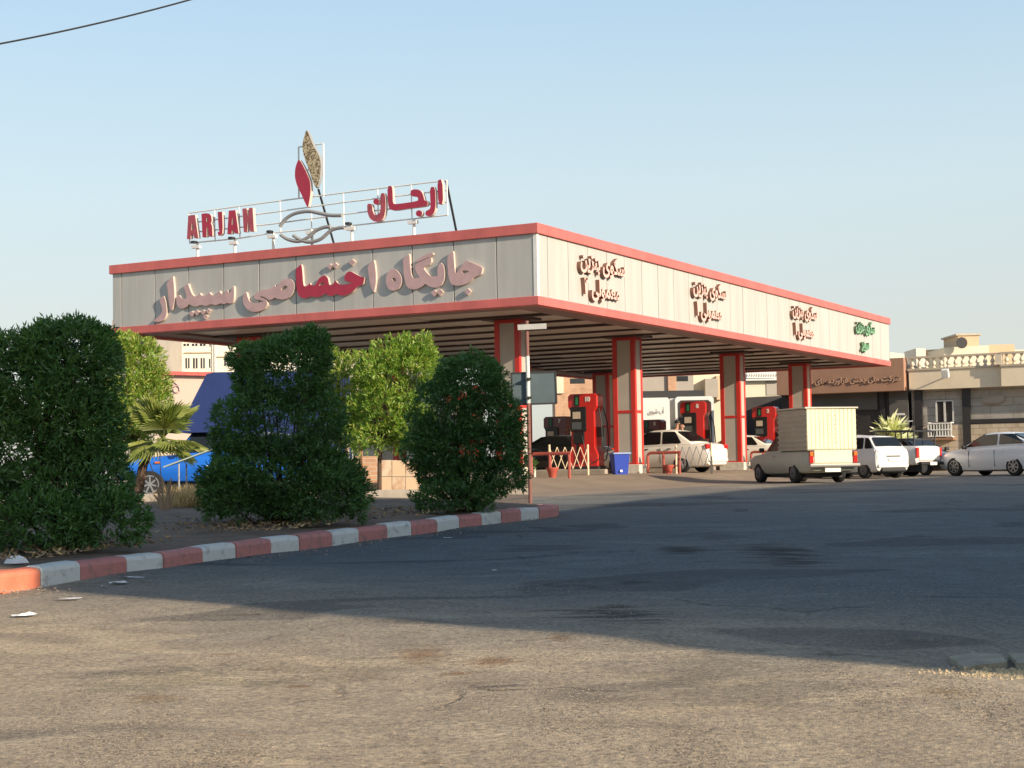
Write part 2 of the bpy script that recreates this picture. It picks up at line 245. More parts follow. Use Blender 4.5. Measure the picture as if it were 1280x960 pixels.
# ---------------------------------------------------------------- mesh helpers
def tag(o, label=None, cat=None, group=None, kind=None):
    if label: o['label'] = label
    if cat: o['category'] = cat
    if group: o['group'] = group
    if kind: o['kind'] = kind
    return o
def empty(name, loc, rz=0, **k):
    o = bpy.data.objects.new(name, None); COL.objects.link(o); o.location = loc; o.rotation_euler = (0, 0, rz)
    o.empty_display_size = .2
    if not isinstance(rz, (int, float)): pass
    return tag(o, **k)
class MB:
    def __init__(s): s.v = []; s.f = []; s.m = []
    def add(s, vs, fs, mi=0):
        n = len(s.v); s.v += [tuple(v) for v in vs]; s.f += [tuple(n + i for i in f) for f in fs]; s.m += [mi] * len(fs); return s
    def box(s, c, d, rz=0, mi=0, mx=None):
        x, y, z = (q / 2 for q in d); vs = [Vector((a * x, b * y, e * z)) for a in (-1, 1) for b in (-1, 1) for e in (-1, 1)]
        m = Matrix.Translation(Vector(c)) @ (mx if mx is not None else Matrix.Rotation(rz, 4, 'Z'))
        return s.add([m @ v for v in vs], [(0, 1, 3, 2), (4, 6, 7, 5), (0, 4, 5, 1), (2, 3, 7, 6), (0, 2, 6, 4), (1, 5, 7, 3)], mi)
    def bb(s, x0, x1, y0, y1, z0, z1, mi=0): return s.box(((x0 + x1) / 2, (y0 + y1) / 2, (z0 + z1) / 2), (abs(x1 - x0), abs(y1 - y0), abs(z1 - z0)), mi=mi)
    def tube(s, pts, r, n=8, mi=0, cap=True):
        pts = [Vector(p) for p in pts]; rs = r if isinstance(r, (list, tuple)) else [r] * len(pts); rings = []
        up_ = Vector((0, 0, 1))
        for i, p in enumerate(pts):
            d = (pts[min(i + 1, len(pts) - 1)] - pts[max(i - 1, 0)]).normalized()
            a = d.cross(up_ if abs(d.z) < .9 else Vector((1, 0, 0))).normalized(); b = d.cross(a)
            rings.append([p + (a * math.cos(2 * PI * k / n) + b * math.sin(2 * PI * k / n)) * rs[i] for k in range(n)])
        vs = [v for g in rings for v in g]; fs = []
        for i in range(len(pts) - 1):
            for k in range(n): fs.append((i * n + k, i * n + (k + 1) % n, (i + 1) * n + (k + 1) % n, (i + 1) * n + k))
        if cap: fs += [tuple(range(n))[::-1], tuple((len(pts) - 1) * n + k for k in range(n))]
        return s.add(vs, fs, mi)
    def lathe(s, c, prof, n=16, axis='Z', mi=0):
        vs = []; fs = []
        for r_, h in prof:
            for k in range(n):
                a = 2 * PI * k / n; q = (r_ * math.cos(a), r_ * math.sin(a), h)
                if axis == 'Y': q = (q[0], q[2], q[1])
                if axis == 'X': q = (q[2], q[0], q[1])
                vs.append(Vector(c) + Vector(q))
        for i in range(len(prof) - 1):
            for k in range(n): fs.append((i * n + k, i * n + (k + 1) % n, (i + 1) * n + (k + 1) % n, (i + 1) * n + k))
        fs += [tuple(range(n))[::-1], tuple((len(prof) - 1) * n + k for k in range(n))]
        return s.add(vs, fs, mi)
    def prism(s, poly, fn, h0, h1, mi=0, mi2=None):
        n = len(poly); vs = [fn(a, b, h0) for a, b in poly] + [fn(a, b, h1) for a, b in poly]
        s.add(vs, [tuple(range(n))[::-1], tuple(range(n, 2 * n))], mi)
        return s.add(vs, [(i, (i + 1) % n, n + (i + 1) % n, n + i) for i in range(n)], mi if mi2 is None else mi2)
    def build(s, name, mats, parent=None, smooth=False, ang=40, bevel=0, **k):
        me = bpy.data.meshes.new(name); me.from_pydata(s.v, [], s.f)
        for m in (mats if isinstance(mats, (list, tuple)) else [mats]): me.materials.append(MT[m] if isinstance(m, str) else m)
        me.polygons.foreach_set('material_index', s.m); me.update()
        bm = bmesh.new(); bm.from_mesh(me); bmesh.ops.recalc_face_normals(bm, faces=bm.faces); bm.to_mesh(me); bm.free()
        o = bpy.data.objects.new(name, me); COL.objects.link(o)
        if parent is not None: o.parent = parent
        if bevel:
            b = o.modifiers.new('bevel', 'BEVEL'); b.width = bevel; b.segments = 2; b.limit_method = 'ANGLE'; b.angle_limit = R(50)
        if smooth:
            me.polygons.foreach_set('use_smooth', [True] * len(me.polygons))
            try: me.set_sharp_from_angle(angle=R(ang))
            except Exception: pass
        return tag(o, **k)
def copy_tree(o, parent=None):
    c = o.copy(); COL.objects.link(c)
    if parent is not None: c.parent = parent
    for ch in [q for q in bpy.data.objects if q.parent == o]: copy_tree(ch, c)
    return c
_link = []
def curve_mesh(splines, depth, chaikin=0):
    """filled, extruded flat shapes from outlines given in 2-D"""
    cu = bpy.data.curves.new('shape', 'CURVE'); cu.dimensions = '2D'; cu.fill_mode = 'BOTH'; cu.extrude = depth
    for sp_ in splines:
        pts = [tuple(p) for p in sp_]
        for _ in range(chaikin):
            q = []
            for i in range(len(pts)):
                a, b = pts[i], pts[(i + 1) % len(pts)]; k = .22
                q += [(a[0] * (1 - k) + b[0] * k, a[1] * (1 - k) + b[1] * k), (a[0] * k + b[0] * (1 - k), a[1] * k + b[1] * (1 - k))]
            pts = q
        s = cu.splines.new('POLY'); s.points.add(len(pts) - 1); s.use_cyclic_u = True
        for i, p in enumerate(pts): s.points[i].co = (p[0], p[1], 0, 1)
    return eval_curve(cu)
def eval_curve(cu):
    o = bpy.data.objects.new('shape', cu); COL.objects.link(o)
    dg = bpy.context.evaluated_depsgraph_get(); me = o.evaluated_get(dg).to_mesh()
    vs = [v.co.copy() for v in me.vertices]; fs = [tuple(p.vertices) for p in me.polygons]; cap = [abs(p.normal.z) > .6 for p in me.polygons]
    o.evaluated_get(dg).to_mesh_clear(); bpy.data.objects.remove(o); bpy.data.curves.remove(cu)
    return vs, fs, cap
def shape_obj(name, data, fn, mats, parent=None, **k):
    vs, fs, cap = data; me = bpy.data.meshes.new(name); me.from_pydata([fn(*v) for v in vs], [], fs)
    for m in mats: me.materials.append(MT[m])
    me.polygons.foreach_set('material_index', [0 if c else 1 for c in cap]); me.update()
    bm = bmesh.new(); bm.from_mesh(me); bmesh.ops.remove_doubles(bm, verts=bm.verts, dist=1e-5); bmesh.ops.recalc_face_normals(bm, faces=bm.faces); bm.to_mesh(me); bm.free()
    o = bpy.data.objects.new(name, me); COL.objects.link(o)
    if parent is not None: o.parent = parent
    return tag(o, **k)
FORMS = {'ا': (0xFE8D, 2), 'آ': (0xFE81, 2), 'ب': (0xFE8F, 4), 'پ': (0xFB56, 4), 'ت': (0xFE95, 4), 'ج': (0xFE9D, 4), 'خ': (0xFEA5, 4), 'د': (0xFEA9, 2), 'ر': (0xFEAD, 2), 'ز': (0xFEAF, 2), 'س': (0xFEB1, 4), 'ش': (0xFEB5, 4), 'ع': (0xFEC9, 4), 'ف': (0xFED1, 4), 'ک': (0xFB8E, 4), 'گ': (0xFB92, 4), 'ل': (0xFEDD, 4), 'م': (0xFEE1, 4), 'ن': (0xFEE5, 4), 'و': (0xFEED, 2), 'ه': (0xFEE9, 4), 'ی': (0xFBFC, 4)}
def shape_fa(txt):
    out = []
    for i, ch in enumerate(txt):
        if ch not in FORMS:
            if ch != '\u200c': out.append(ch)
            continue
        base, n = FORMS[ch]; prv = txt[i - 1] if i else ' '; nxt = txt[i + 1] if i + 1 < len(txt) else ' '
        jp = prv in FORMS and FORMS[prv][1] == 4; jn = n == 4 and nxt in FORMS
        k = (3 if jn else 1) if jp else (2 if jn else 0)
        out.append(chr(base + k))
    return ''.join(out[::-1])
def text_mesh(txt, size, depth, offset=0., fa=True, line=1.0):
    cu = bpy.data.curves.new('shape', 'FONT'); cu.body = '\n'.join(shape_fa(l) if fa else l for l in txt.split('\n'))
    cu.size = size; cu.extrude = depth; cu.offset = offset; cu.align_x = 'CENTER'; cu.align_y = 'CENTER'; cu.space_line = line; cu.fill_mode = 'BOTH'
    return eval_curve(cu)

# ---------------------------------------------------------------- the ground
def build_ground():
    xs = np.concatenate([np.linspace(-900, -60, 12)[:-1], np.linspace(-60, -16, 23)[:-1], np.arange(-16, 30, .5), np.linspace(30, 70, 21), np.linspace(70, 900, 12)[1:]])
    ys = np.concatenate([np.linspace(-200, -6, 8)[:-1], np.arange(-6, 14, .35), np.arange(14, 90, .6), np.linspace(90, 1800, 22)])
    X, Y = np.meshgrid(xs, ys); Z = G0(X, Y)
    wob = .012 * np.sin(X * 1.3 + Y * .7) + .01 * np.sin(Y * 1.9 - X * .6) + .008 * np.sin(X * 3.1 + 1.7 * np.sin(Y * .9))
    Z = Z + wob * (np.abs(X) < 25) * (Y < 34)
    n, m = X.shape; vs = np.stack([X, Y, Z], -1).reshape(-1, 3)
    fs = [(i * m + j, i * m + j + 1, (i + 1) * m + j + 1, (i + 1) * m + j) for i in range(n - 1) for j in range(m - 1)]
    b = MB(); b.v = [tuple(v) for v in vs.tolist()]; b.f = fs; b.m = [0] * len(fs)
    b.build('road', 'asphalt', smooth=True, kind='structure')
build_ground()
def build_forecourt():
    ss = np.arange(-5, CL + 8.01, .8); ww = np.arange(-3, CW + 6.01, .6); b = MB()
    n, m = len(ss), len(ww); vs = []
    for s in ss:
        for q in ww:
            p = CORN + V2 * s + U2 * q; vs.append((p.x, p.y, G(p.x, p.y) + .02 * float(sm((q + 3) * 2) * sm((s + 5) * 2)) - .012))
    b.add(vs, [(i * m + j, i * m + j + 1, (i + 1) * m + j + 1, (i + 1) * m + j) for i in range(n - 1) for j in range(m - 1)])
    b.build('forecourt', 'forecourt', smooth=True, kind='structure')
build_forecourt()

# ---------------------------------------------------------------- kerb and planting bed
kp = [(-190, 752), (-60, 745), (0, 740), (52, 733), (101, 725.6), (159, 717), (205, 712), (253, 704), (296, 698), (339, 692), (375, 688), (415, 682), (448, 677), (484.5, 672.6), (515, 669), (547, 665), (575, 660), (603, 656.6), (627, 653), (651, 649.5), (674, 648), (692, 646)]
KL = [ground_px(*p) for p in kp]
def build_kerb():
    pts = [Vector((p.x, p.y, 0)) for p in KL]; c = pts[-1]
    d = Vector((.30, 1, 0)).normalized(); n_ = Vector((-1, .25, 0)).normalized()
    arc = [c + Vector((.10, .35, 0)), c + Vector((.02, .75, 0)), c + Vector((-.25, 1.1, 0))]
    pts += arc; colr = []
    b = MB(); k = len(pts)
    prof = [(0, -.06), (.0, .13), (.015, .165), (.05, .18), (.17, .185), (.20, .17), (.20, -.05)]
    nrm = []
    for i in range(k):
        t_ = (pts[min(i + 1, k - 1)] - pts[max(i - 1, 0)]).normalized(); nrm.append(Vector((-t_.y, t_.x, 0)))
    for i in range(k - 1):
        if i < 2: mi = 0
        elif i == 2: mi = 2  # red length in direct sun, its lit orange put into the paint
        else: mi = 1 if (i - 3) % 2 == 0 else 0
        if i >= 21: mi = 0
        # each painted length is a slightly separate stone
        a, e = pts[i], pts[i + 1]; g = .006; sub = 3
        jit = rnd.uniform(-.012, .012); jz = rnd.uniform(-.01, .01)
        rings = []
        for q in range(sub + 1):
            f_ = g + (1 - 2 * g) * q / sub; p = a.lerp(e, f_); nn = nrm[i].lerp(nrm[i + 1], f_).normalized()
            z = G(p.x, p.y); rings.append([p + nn * (o_ + jit) + Vector((0, 0, z + h + jz + rnd.uniform(-.004, .004))) for o_, h in prof])
        m_ = len(prof); vs = [v for r_ in rings for v in r_]
        fs = [(j * m_ + l, j * m_ + l + 1, (j + 1) * m_ + l + 1, (j + 1) * m_ + l) for j in range(sub) for l in range(m_ - 1)]
        fs += [tuple(range(m_)), tuple(sub * m_ + l for l in range(m_))[::-1]]
        b.add(vs, fs, mi)
    b.build('kerb', ['kred', 'kwhite', 'kredsun'], kind='structure', bevel=.008)
    # soil
    fr = [p + nrm[i] * .17 for i, p in enumerate(pts)]
    bk = [Vector((-22 + (.35 + 22) * i / (k - 1), 30.6, 0)) for i in range(k)]
    b = MB(); rows = 26; vs = []
    for j in range(rows):
        f_ = j / (rows - 1); f_ = f_ ** 1.3
        for i in range(k):
            p = fr[i].lerp(bk[i], f_); e_ = min(1, f_ * 6)
            z = G(p.x, p.y) + .16 + .06 * e_ * math.sin(p.x * 2.1 + p.y * 1.3) * .6 + .05 * e_ + (rnd.uniform(-.012, .012) if 0 < j else 0)
            vs.append((p.x, p.y, z))
    b.add(vs, [(j * k + i, j * k + i + 1, (j + 1) * k + i + 1, (j + 1) * k + i) for j in range(rows - 1) for i in range(k - 1)])
    b.build('planting_bed', 'dirt', smooth=True, kind='structure')
build_kerb()
def bedz(x, y): return G(x, y) + .2
b = MB()
for x0, x1 in ((-22, -6.6), (-6.58, -3.3), (-3.28, .32)):
    za, zb = G(x0, 30.7) - .05, G(x1, 30.7) + .36
    b.bb(x0, x1, 30.6, 30.8, za, zb)
b.build('low_wall', 'concrete', bevel=.01, label='low concrete wall closing the back of the planting bed', cat='wall')

# ---------------------------------------------------------------- unseen neighbouring building, outline shaped to throw the road's shade (right of the picture)
def build_shade():
    a = toward; n_ = Vector((-a.y, a.x, 0)); T = 14.; k = T * math.tan(SUN_EL) + EYE
    prof = [(8.85, -1), (8.85, 2.9 + k), (8.35, 3.0 + k), (8.2, 4.2 + k), (8.2, 9.1 + k), (19.9, 9.15 + k), (20.1, 6.0 + k), (25.2, 6.9 + k), (33, 7.9 + k), (38.8, 8.5 + k), (45, 9.05 + k), (57, 9.6 + k), (57, -1)]
    root = empty('caster', (0, 0, 0), label='tall unseen warehouse right of the picture that shades the road', cat='building')
    b = MB(); b.prism(prof, lambda l, z, t_: n_ * l + a * t_ + Vector((0, 0, z)), T, T + 11); b.build('wall', 'render3', root)
    for i in range(9):
        for j in range(3):
            l0 = 10.5 + i * 5; z0 = 1.2 + j * 3.4 + EYE * 0
            if z0 + 1.6 > 11: continue
            b = MB(); b.prism([(l0, z0), (l0 + 1.6, z0), (l0 + 1.6, z0 + 1.5), (l0, z0 + 1.5)], lambda l, z, t_: n_ * l + a * t_ + Vector((0, 0, z)), T - .03, T + .05); b.build('window', 'winpane', root)
build_shade()

# ---------------------------------------------------------------- the filling station canopy
ZT = EYE + 6.50; ZTB = ZT - .277; ZBT = ZTB - 1.677; ZBB = ZBT - .2356; INS = .075
RZ = math.atan2(V2.y, V2.x)
canopy = empty('station_canopy', (CORN.x, CORN.y, 0), RZ, label='long flat filling station canopy with beige panels, red bands and clad columns', cat='canopy')
CI = (Matrix.Translation((CORN.x, CORN.y, 0)) @ Matrix.Rotation(RZ, 4, 'Z')).inverted()
def loc_front(x, y, lx):      # picture point -> local (across, height) on a plane parallel to the front
    p = CI @ on_plane(x, y, CORN + V2 * lx, V2); return p.y, p.z
def loc_side(x, y, ly):
    p = CI @ on_plane(x, y, CORN + U2 * ly, U2); return p.x, p.z
def ring(b, z0, z1, o, th):   # rectangular hoop whose outside is o outside/inside the outline
    b.bb(o, o + th, o, CW - o, z0, z1); b.bb(CL - o - th, CL - o, o, CW - o, z0, z1)
    b.bb(o + th, CL - o - th, o, o + th, z0, z1); b.bb(o + th, CL - o - th, CW - o - th, CW - o, z0, z1)
b = MB(); ring(b, ZTB, ZT, 0, .30); b.build('top_band', 'red', canopy, bevel=.012)
b = MB(); ring(b, ZBB, ZBT, .03, .30); b.build('bottom_band', 'red', canopy, bevel=.012)
b = MB(); ring(b, ZBT, ZTB, INS + .035, .15); b.build('fascia_backing', 'joint', canopy)
fj = [151.8, 193.5, 235.7, 279.3, 324, 370, 417.4, 466, 515.7, 567.4, 621]
ysj = sorted([loc_front(x, 360, INS)[0] for x in fj]); edges = [INS] + ysj + [CW - INS]
b = MB()
for a_, c_ in zip(edges[:-1], edges[1:]): b.bb(INS + rnd.uniform(-.002, .002), INS + .04, a_ + .012, c_ - .016, ZBT, ZTB)
x = INS + .62; xe = [INS, x]
while x + 1.24 < CL - .5: x += 1.24; xe.append(x)
xe.append(CL - INS)
for a_, c_ in zip(xe[:-1], xe[1:]):
    b.bb(a_ + .014, c_ - .014, INS + rnd.uniform(-.002, .002), INS + .04, ZBT, ZTB); b.bb(a_ + .014, c_ - .014, CW - INS - .04, CW - INS, ZBT, ZTB)
for a_, c_ in zip(edges[:-1], edges[1:]): b.bb(CL - INS - .04, CL - INS, a_ + .012, c_ - .012, ZBT, ZTB)
b.build('fascia_panel', 'panel', canopy, bevel=.006)
b = MB(); b.bb(INS - .012, INS + .01, INS - .012, INS + .10, ZBT, ZTB); b.bb(INS + .01, INS + .10, INS - .012, INS + .01, ZBT, ZTB); b.build('corner_strip', 'white', canopy)
b = MB(); b.bb(.3, CL - .3, .3, CW - .3, ZT - .35, ZT - .25); b.build('roof_deck', 'grey', canopy)
b = MB()                                            # flat soffit margin
for q in ((.33, 1.35, .33, CW - .33), (CL - 1.35, CL - .33, .33, CW - .33), (1.35, CL - 1.35, .33, 1.35), (1.35, CL - 1.35, CW - 1.35, CW - .33)): b.bb(*q, ZBB + .06, ZBB + .12)
b.build('soffit', 'soffit', canopy)
b = MB(); nst = 15; dx = (CL - 2.7) / nst
for i in range(nst):                                # aluminium strips between the beams
    for j in range(3):
        y0 = 1.35 + (CW - 2.7) / 3 * j; y1 = y0 + (CW - 2.7) / 3 - .02
        b.bb(1.35 + i * dx + .03, 1.35 + (i + 1) * dx - .03, y0, y1, ZBB + .13 + rnd.uniform(-.02, .01), ZBB + .16)
b.build('ceiling', 'ceil', canopy)
b = MB()
for i in range(nst + 1): b.bb(1.35 + i * dx - .09, 1.35 + i * dx + .09, 1.36, CW - 1.36, ZBB + .062, ZBB + .20)
b.build('ceiling_beam', 'beam', canopy)
CSR = [3.8, 12.0, 22.0, 30.3]; CWR = [2.67, 12.3]
def column(s, q):
    W_, D_ = .84, .62                              # across u, along v ; corner nearest the camera-right at (s,q)
    x0, x1, y0, y1 = s, s + D_, q, q + W_; root_z = P(s, q).z + .12
    gz = P(s, q).z; zt = ZBB + .07; zm = gz + 2.05
    b = MB(); b.bb(x0 + .02, x1 - .02, y0 + .02, y1 - .02, gz, zt); c = b.build('column', 'panelb', canopy)
    b = MB(); e = .13
    for ya, yb in ((y0, y0 + e * 1.3), (y1 - e * 1.3, y1)):
        for xa, xb in ((x0, x0 + e), (x1 - e, x1)): b.bb(xa, xb, ya, yb, gz + .3, zt)
    for z0, z1 in ((zm, zm + .10), (zt - .12, zt - .001), (gz + .302, gz + .36)):
        b.bb(x0 + .004, x1 - .004, y0 + e * 1.3, y1 - e * 1.3, z0, z1); b.bb(x0 + e, x1 - e, y0 + .004, y1 - .004, z0, z1)
    b.build('red_trim', 'colred', c, bevel=.008)
    b = MB(); b.bb(x0 - .07, x1 + .07, y0 - .12, y1 + .07, gz - .05, gz + .31); b.build('plinth', 'plinth', c, bevel=.02)
    b = MB(); b.bb(x0 - .25, x1 + .25, y0 - .3, y1 + .3, zt - .02, zt + .10); b.build('column_head', 'beam', c)
for s in CSR:
    for q in CWR: column(s, q)
# islands
islw = ['nearest', 'second', 'third', 'farthest']
for i, s in enumerate(CSR):
    g = P(s + .3, 7).z
    b = MB(); b.bb(s - .2, s + .85, 3.75, 12.1, g - .1, g + .16)
    o = b.build('pump_island', 'concrete', bevel=.04, label='raised concrete pump island along the %s row of columns' % islw[i], cat='pump island', group='pump islands')
    o.location = (CORN.x, CORN.y, 0); o.rotation_euler.z = RZ

# ---- lettering on the front fascia (traced outlines)
CR = {1: (180, 330, 9.846), 2: (295, 315, 9.846), 3: (360, 310, 9.846), 4: (475, 300, 9.143)}
LD = .085; LX = INS - LD
def trace(cr_, pts, lx=LX):
    ox, oy, k = CR[cr_]; return [loc_front(ox + x / k, oy + y / k, lx) for x, y in pts]
def dia(cx, cy, r=30, rot=0): return [(cx, cy - r), (cx + r * .95, cy - 4), (cx, cy + r), (cx - r * .95, cy + 4)]
SIGN = [
 ('letpink', 4, [[(838,120),(845,250),(852,340),(863,385),(895,352),(930,290),(960,255),(985,235),(1060,262),(1175,313),(1165,350),(1155,395),(1080,420),(1030,475),(960,510),(880,525),(820,510),(790,460),(775,350),(765,200),(800,150)],[(928,363),(965,342),(1030,361),(960,385)]]),
 ('letpink', 4, [dia(1000, 590, 40)]),
 ('letpink', 4, [[(335,150),(342,280),(358,410),(385,437),(455,430),(420,380),(400,330),(405,275),(500,228),(585,190),(585,270),(490,318),(530,370),(570,412),(620,418),(660,408),(655,350),(665,300),(690,250),(725,290),(738,360),(735,440),(705,510),(650,545),(590,540),(545,520),(515,498),(480,530),(420,562),(360,565),(310,540),(285,480),(270,380),(262,250),(262,225),(300,185)]]),
 ('letpink', 4, [[(410,225),(580,140),(608,152),(600,175),(430,252),(412,245)]]),
 ('letpink', 4, [dia(618, 605, 38)]), ('letpink', 4, [dia(685, 598, 38)]),
 ('letpink', 4, [[(135,325),(190,345),(235,400),(250,460),(235,520),(200,565),(150,582),(100,565),(70,510),(65,440),(85,370)],[(130,437),(165,428),(190,457),(180,475),(150,470)]]),
 ('letpink', 3, [[(1050,140),(1065,180),(1080,300),(1082,420),(1060,540),(1045,545),(1010,450),(990,320),(975,230),(1005,190)]]),
 ('letred', 3, [[(165,195),(178,300),(185,420),(195,470),(225,470),(250,455),(262,425),(280,455),(320,462),(345,440),(375,380),(415,345),(450,335),(485,360),(498,400),(505,450),(530,460),(560,440),(585,395),(605,430),(640,450),(700,450),(760,440),(800,432),(740,418),(735,408),(705,412),(690,370),(705,320),(745,288),(780,290),(830,320),(890,350),(945,362),(935,400),(925,450),(870,465),(830,500),(790,545),(730,575),(670,590),(620,575),(590,560),(560,585),(520,590),(490,580),(455,555),(420,585),(370,605),(320,600),(270,595),(220,620),(170,615),(130,585),(110,530),(100,450),(97,350),(95,260),(130,225)],[(375,465),(430,452),(455,434),(440,422),(405,430)]]),
 ('letpink', 3, [dia(512, 228, 36)]), ('letpink', 3, [dia(578, 212, 36)]), ('letpink', 3, [dia(788, 176, 42)]),
 ('letpink', 2, [[(125,485),(150,580),(175,618),(240,628),(340,614),(332,600),(300,592),(240,583),(215,560),(228,535),(250,505),(300,472),(380,460),(440,445),(470,400),(490,438),(520,400),(565,350),(620,325),(680,335),(715,380),(718,450),(690,520),(640,570),(570,588),(510,575),(470,560),(440,585),(410,592),(370,568),(320,545),(285,548),(345,574),(378,600),(386,650),(345,705),(270,735),(190,735),(130,700),(90,640),(80,570),(95,520)],[(545,470),(600,465),(635,440),(625,415),(595,415),(565,440)]]),
 ('letpink', 1, [[(395,420),(432,372),(455,420),(500,430),(528,410),(510,350),(495,300),(490,285),(540,225),(560,300),(590,370),(620,400),(660,395),(685,350),(700,385),(735,395),(775,385),(800,340),(825,380),(860,388),(905,375),(925,320),(945,365),(975,372),(1005,350),(1020,310),(1045,360),(1065,350),(1085,290),(1105,265),(1110,350),(1105,440),(1085,480),(1050,488),(1020,475),(985,498),(940,480),(880,508),(820,490),(760,520),(700,500),(640,525),(590,515),(550,490),(520,530),(470,552),(425,535),(400,490)]]),
 ('letpink', 1, [dia(585, 612, 34)]), ('letpink', 1, [dia(648, 596, 34)]), ('letpink', 1, [dia(725, 592, 32)]), ('letpink', 1, [dia(787, 578, 32)]), ('letpink', 1, [dia(752, 648, 32)]),
 ('letpink', 1, [[(355,140),(362,200),(372,330),(375,430),(362,510),(345,570),(325,560),(308,480),(295,370),(285,280),(275,245),(315,190)]]),
 ('letpink', 1, [[(240,385),(262,440),(275,520),(280,600),(262,660),(232,700),(180,712),(100,708),(150,670),(195,630),(222,590),(225,545),(205,490),(190,455),(205,420)]]),
]
fs_ = empty('fascia_sign', (CORN.x, CORN.y, 0), RZ, label='raised pink and crimson Persian lettering across the front fascia', cat='sign')
for mt, c_, polys in SIGN:
    big = len(polys[0]) > 5
    data = curve_mesh([trace(c_, pl) for pl in polys], LD / 2 - .002, 1 if big else 0)
    shape_obj('letter' if big else 'dot', data, lambda a, b_, c: (INS - LD / 2 + c, a, b_), [mt, 'letside'], fs_)
# ---- small lettering on the long side
def side_sign(px, py, txt, size, mats, label, sc=(1, 1)):
    X, Z = loc_side(px, py, INS); D_ = .13
    r_ = empty('fascia_sign', (CORN.x, CORN.y, 0), RZ, label=label, cat='sign', group='small signs on the long side of the canopy')
    for line, dz, kx in txt:
        data = text_mesh(line, size, D_ / 2, .022)
        shape_obj('letter', data, lambda a, b_, c: (X + a * sc[0] + kx, INS - D_ / 2 - c - .003, Z + b_ * sc[1] + dz), mats, r_)
side_sign(750, 347, [('سکوی بنزین', .36, 0), ('معمولی ۲', -.38, -.1)], .80, ['letface', 'letbrown'], 'small pink Persian sign on the long side, closest to the canopy corner', (.78, .80))
side_sign(884, 376, [('سکوی بنزین', .36, 0), ('معمولی ۱', -.38, -.1)], .80, ['letface', 'letbrown'], 'small pink Persian sign halfway along the long side, above the third column', (.78, .80))
side_sign(1003, 402, [('سکوی بنزین', .36, 0), ('معمولی ۱', -.38, -.1)], .80, ['letface', 'letbrown'], 'small pink Persian sign beside the green one, farthest of the pink ones', (.78, .80))
side_sign(1079, 419, [('سکوی بنزین', .34, 0), ('سوپر', -.40, -.1)], .80, ['letgreen', 'letgreenside'], 'small green Persian sign at the far end of the canopy side', (.74, .80))

# ---- rooftop sign
CR.update({5: (225, 250, 11.636), 6: (335, 155, 6.), 7: (445, 215, 8.828)})
RX = .75
rs = empty('rooftop_sign', (CORN.x, CORN.y, 0), RZ, label='rooftop sign with crimson letters and flame emblem on a white frame', cat='sign')
def rpt(x, y, lx=RX): a_, z_ = loc_front(x, y, lx); return Vector((lx, a_, z_))
def rtr(c_, pl): ox, oy, k = CR[c_]; return [loc_front(ox + x / k, oy + y / k, RX - .12) for x, y in pl]
b = MB()
for ln in ([(235.5, 266.5), (335, 253), (445, 239), (558, 225.5)], [(236, 279), (340, 265.5), (429, 253), (558, 238)], [(236, 291), (340, 280), (429, 268), (558, 253)], [(237, 304), (299, 298), (341, 291), (445, 281.5), (559.4, 268.8)]):
    b.tube([rpt(*p) for p in ln], .022, 6)
for x_, y0, y1 in ((236, 266, 304), (268, 262, 302), (299, 258, 298), (350, 251, 290), (389, 262, 306), (429, 241, 283), (472, 235, 279), (514, 230, 273), (558.5, 225, 269)):
    b.tube([rpt(x_, y0), rpt(x_ + 1, y1)], .02, 6)
b.tube([rpt(373.3, 184), rpt(373.6, 248)], .028, 6); b.tube([rpt(404, 179.5), rpt(404.8, 246)], .028, 6); b.tube([rpt(373, 184), rpt(404, 179.5)], .022, 6); b.tube([rpt(373.5, 214), rpt(404, 210)], .02, 6)
b.build('frame', 'whitem', rs)
for x_, y0 in ((247, 304), (293.8, 299), (341.7, 291), (390, 286), (440, 281), (517.5, 273)):
    b = MB(); t_ = rpt(x_, y0); b.tube([t_, Vector((t_.x, t_.y, ZT - .3))], .045, 8); b.box(t_ - Vector((.06, 0, .12)), (.12, .30, .09)); b.build('post', 'whitem', rs)
    if x_ in (247, 293.8, 341.7, 440):
        b = MB(); b.box(t_ + Vector((-.12, .04, .02)), (.16, .14, .07)); b.build('floodlight', 'dark', rs)
for p0, x1, y1 in (((557.7, 226), 574.7, 287), ((398, 236.7), 423.3, 302)):
    b = MB(); t_ = rpt(*p0); ft = rpt(x1, y1, RX + 2.0); ft.z = min(ft.z, ZT - .1); b.tube([t_, ft], .035, 6); b.build('brace', 'dark', rs)
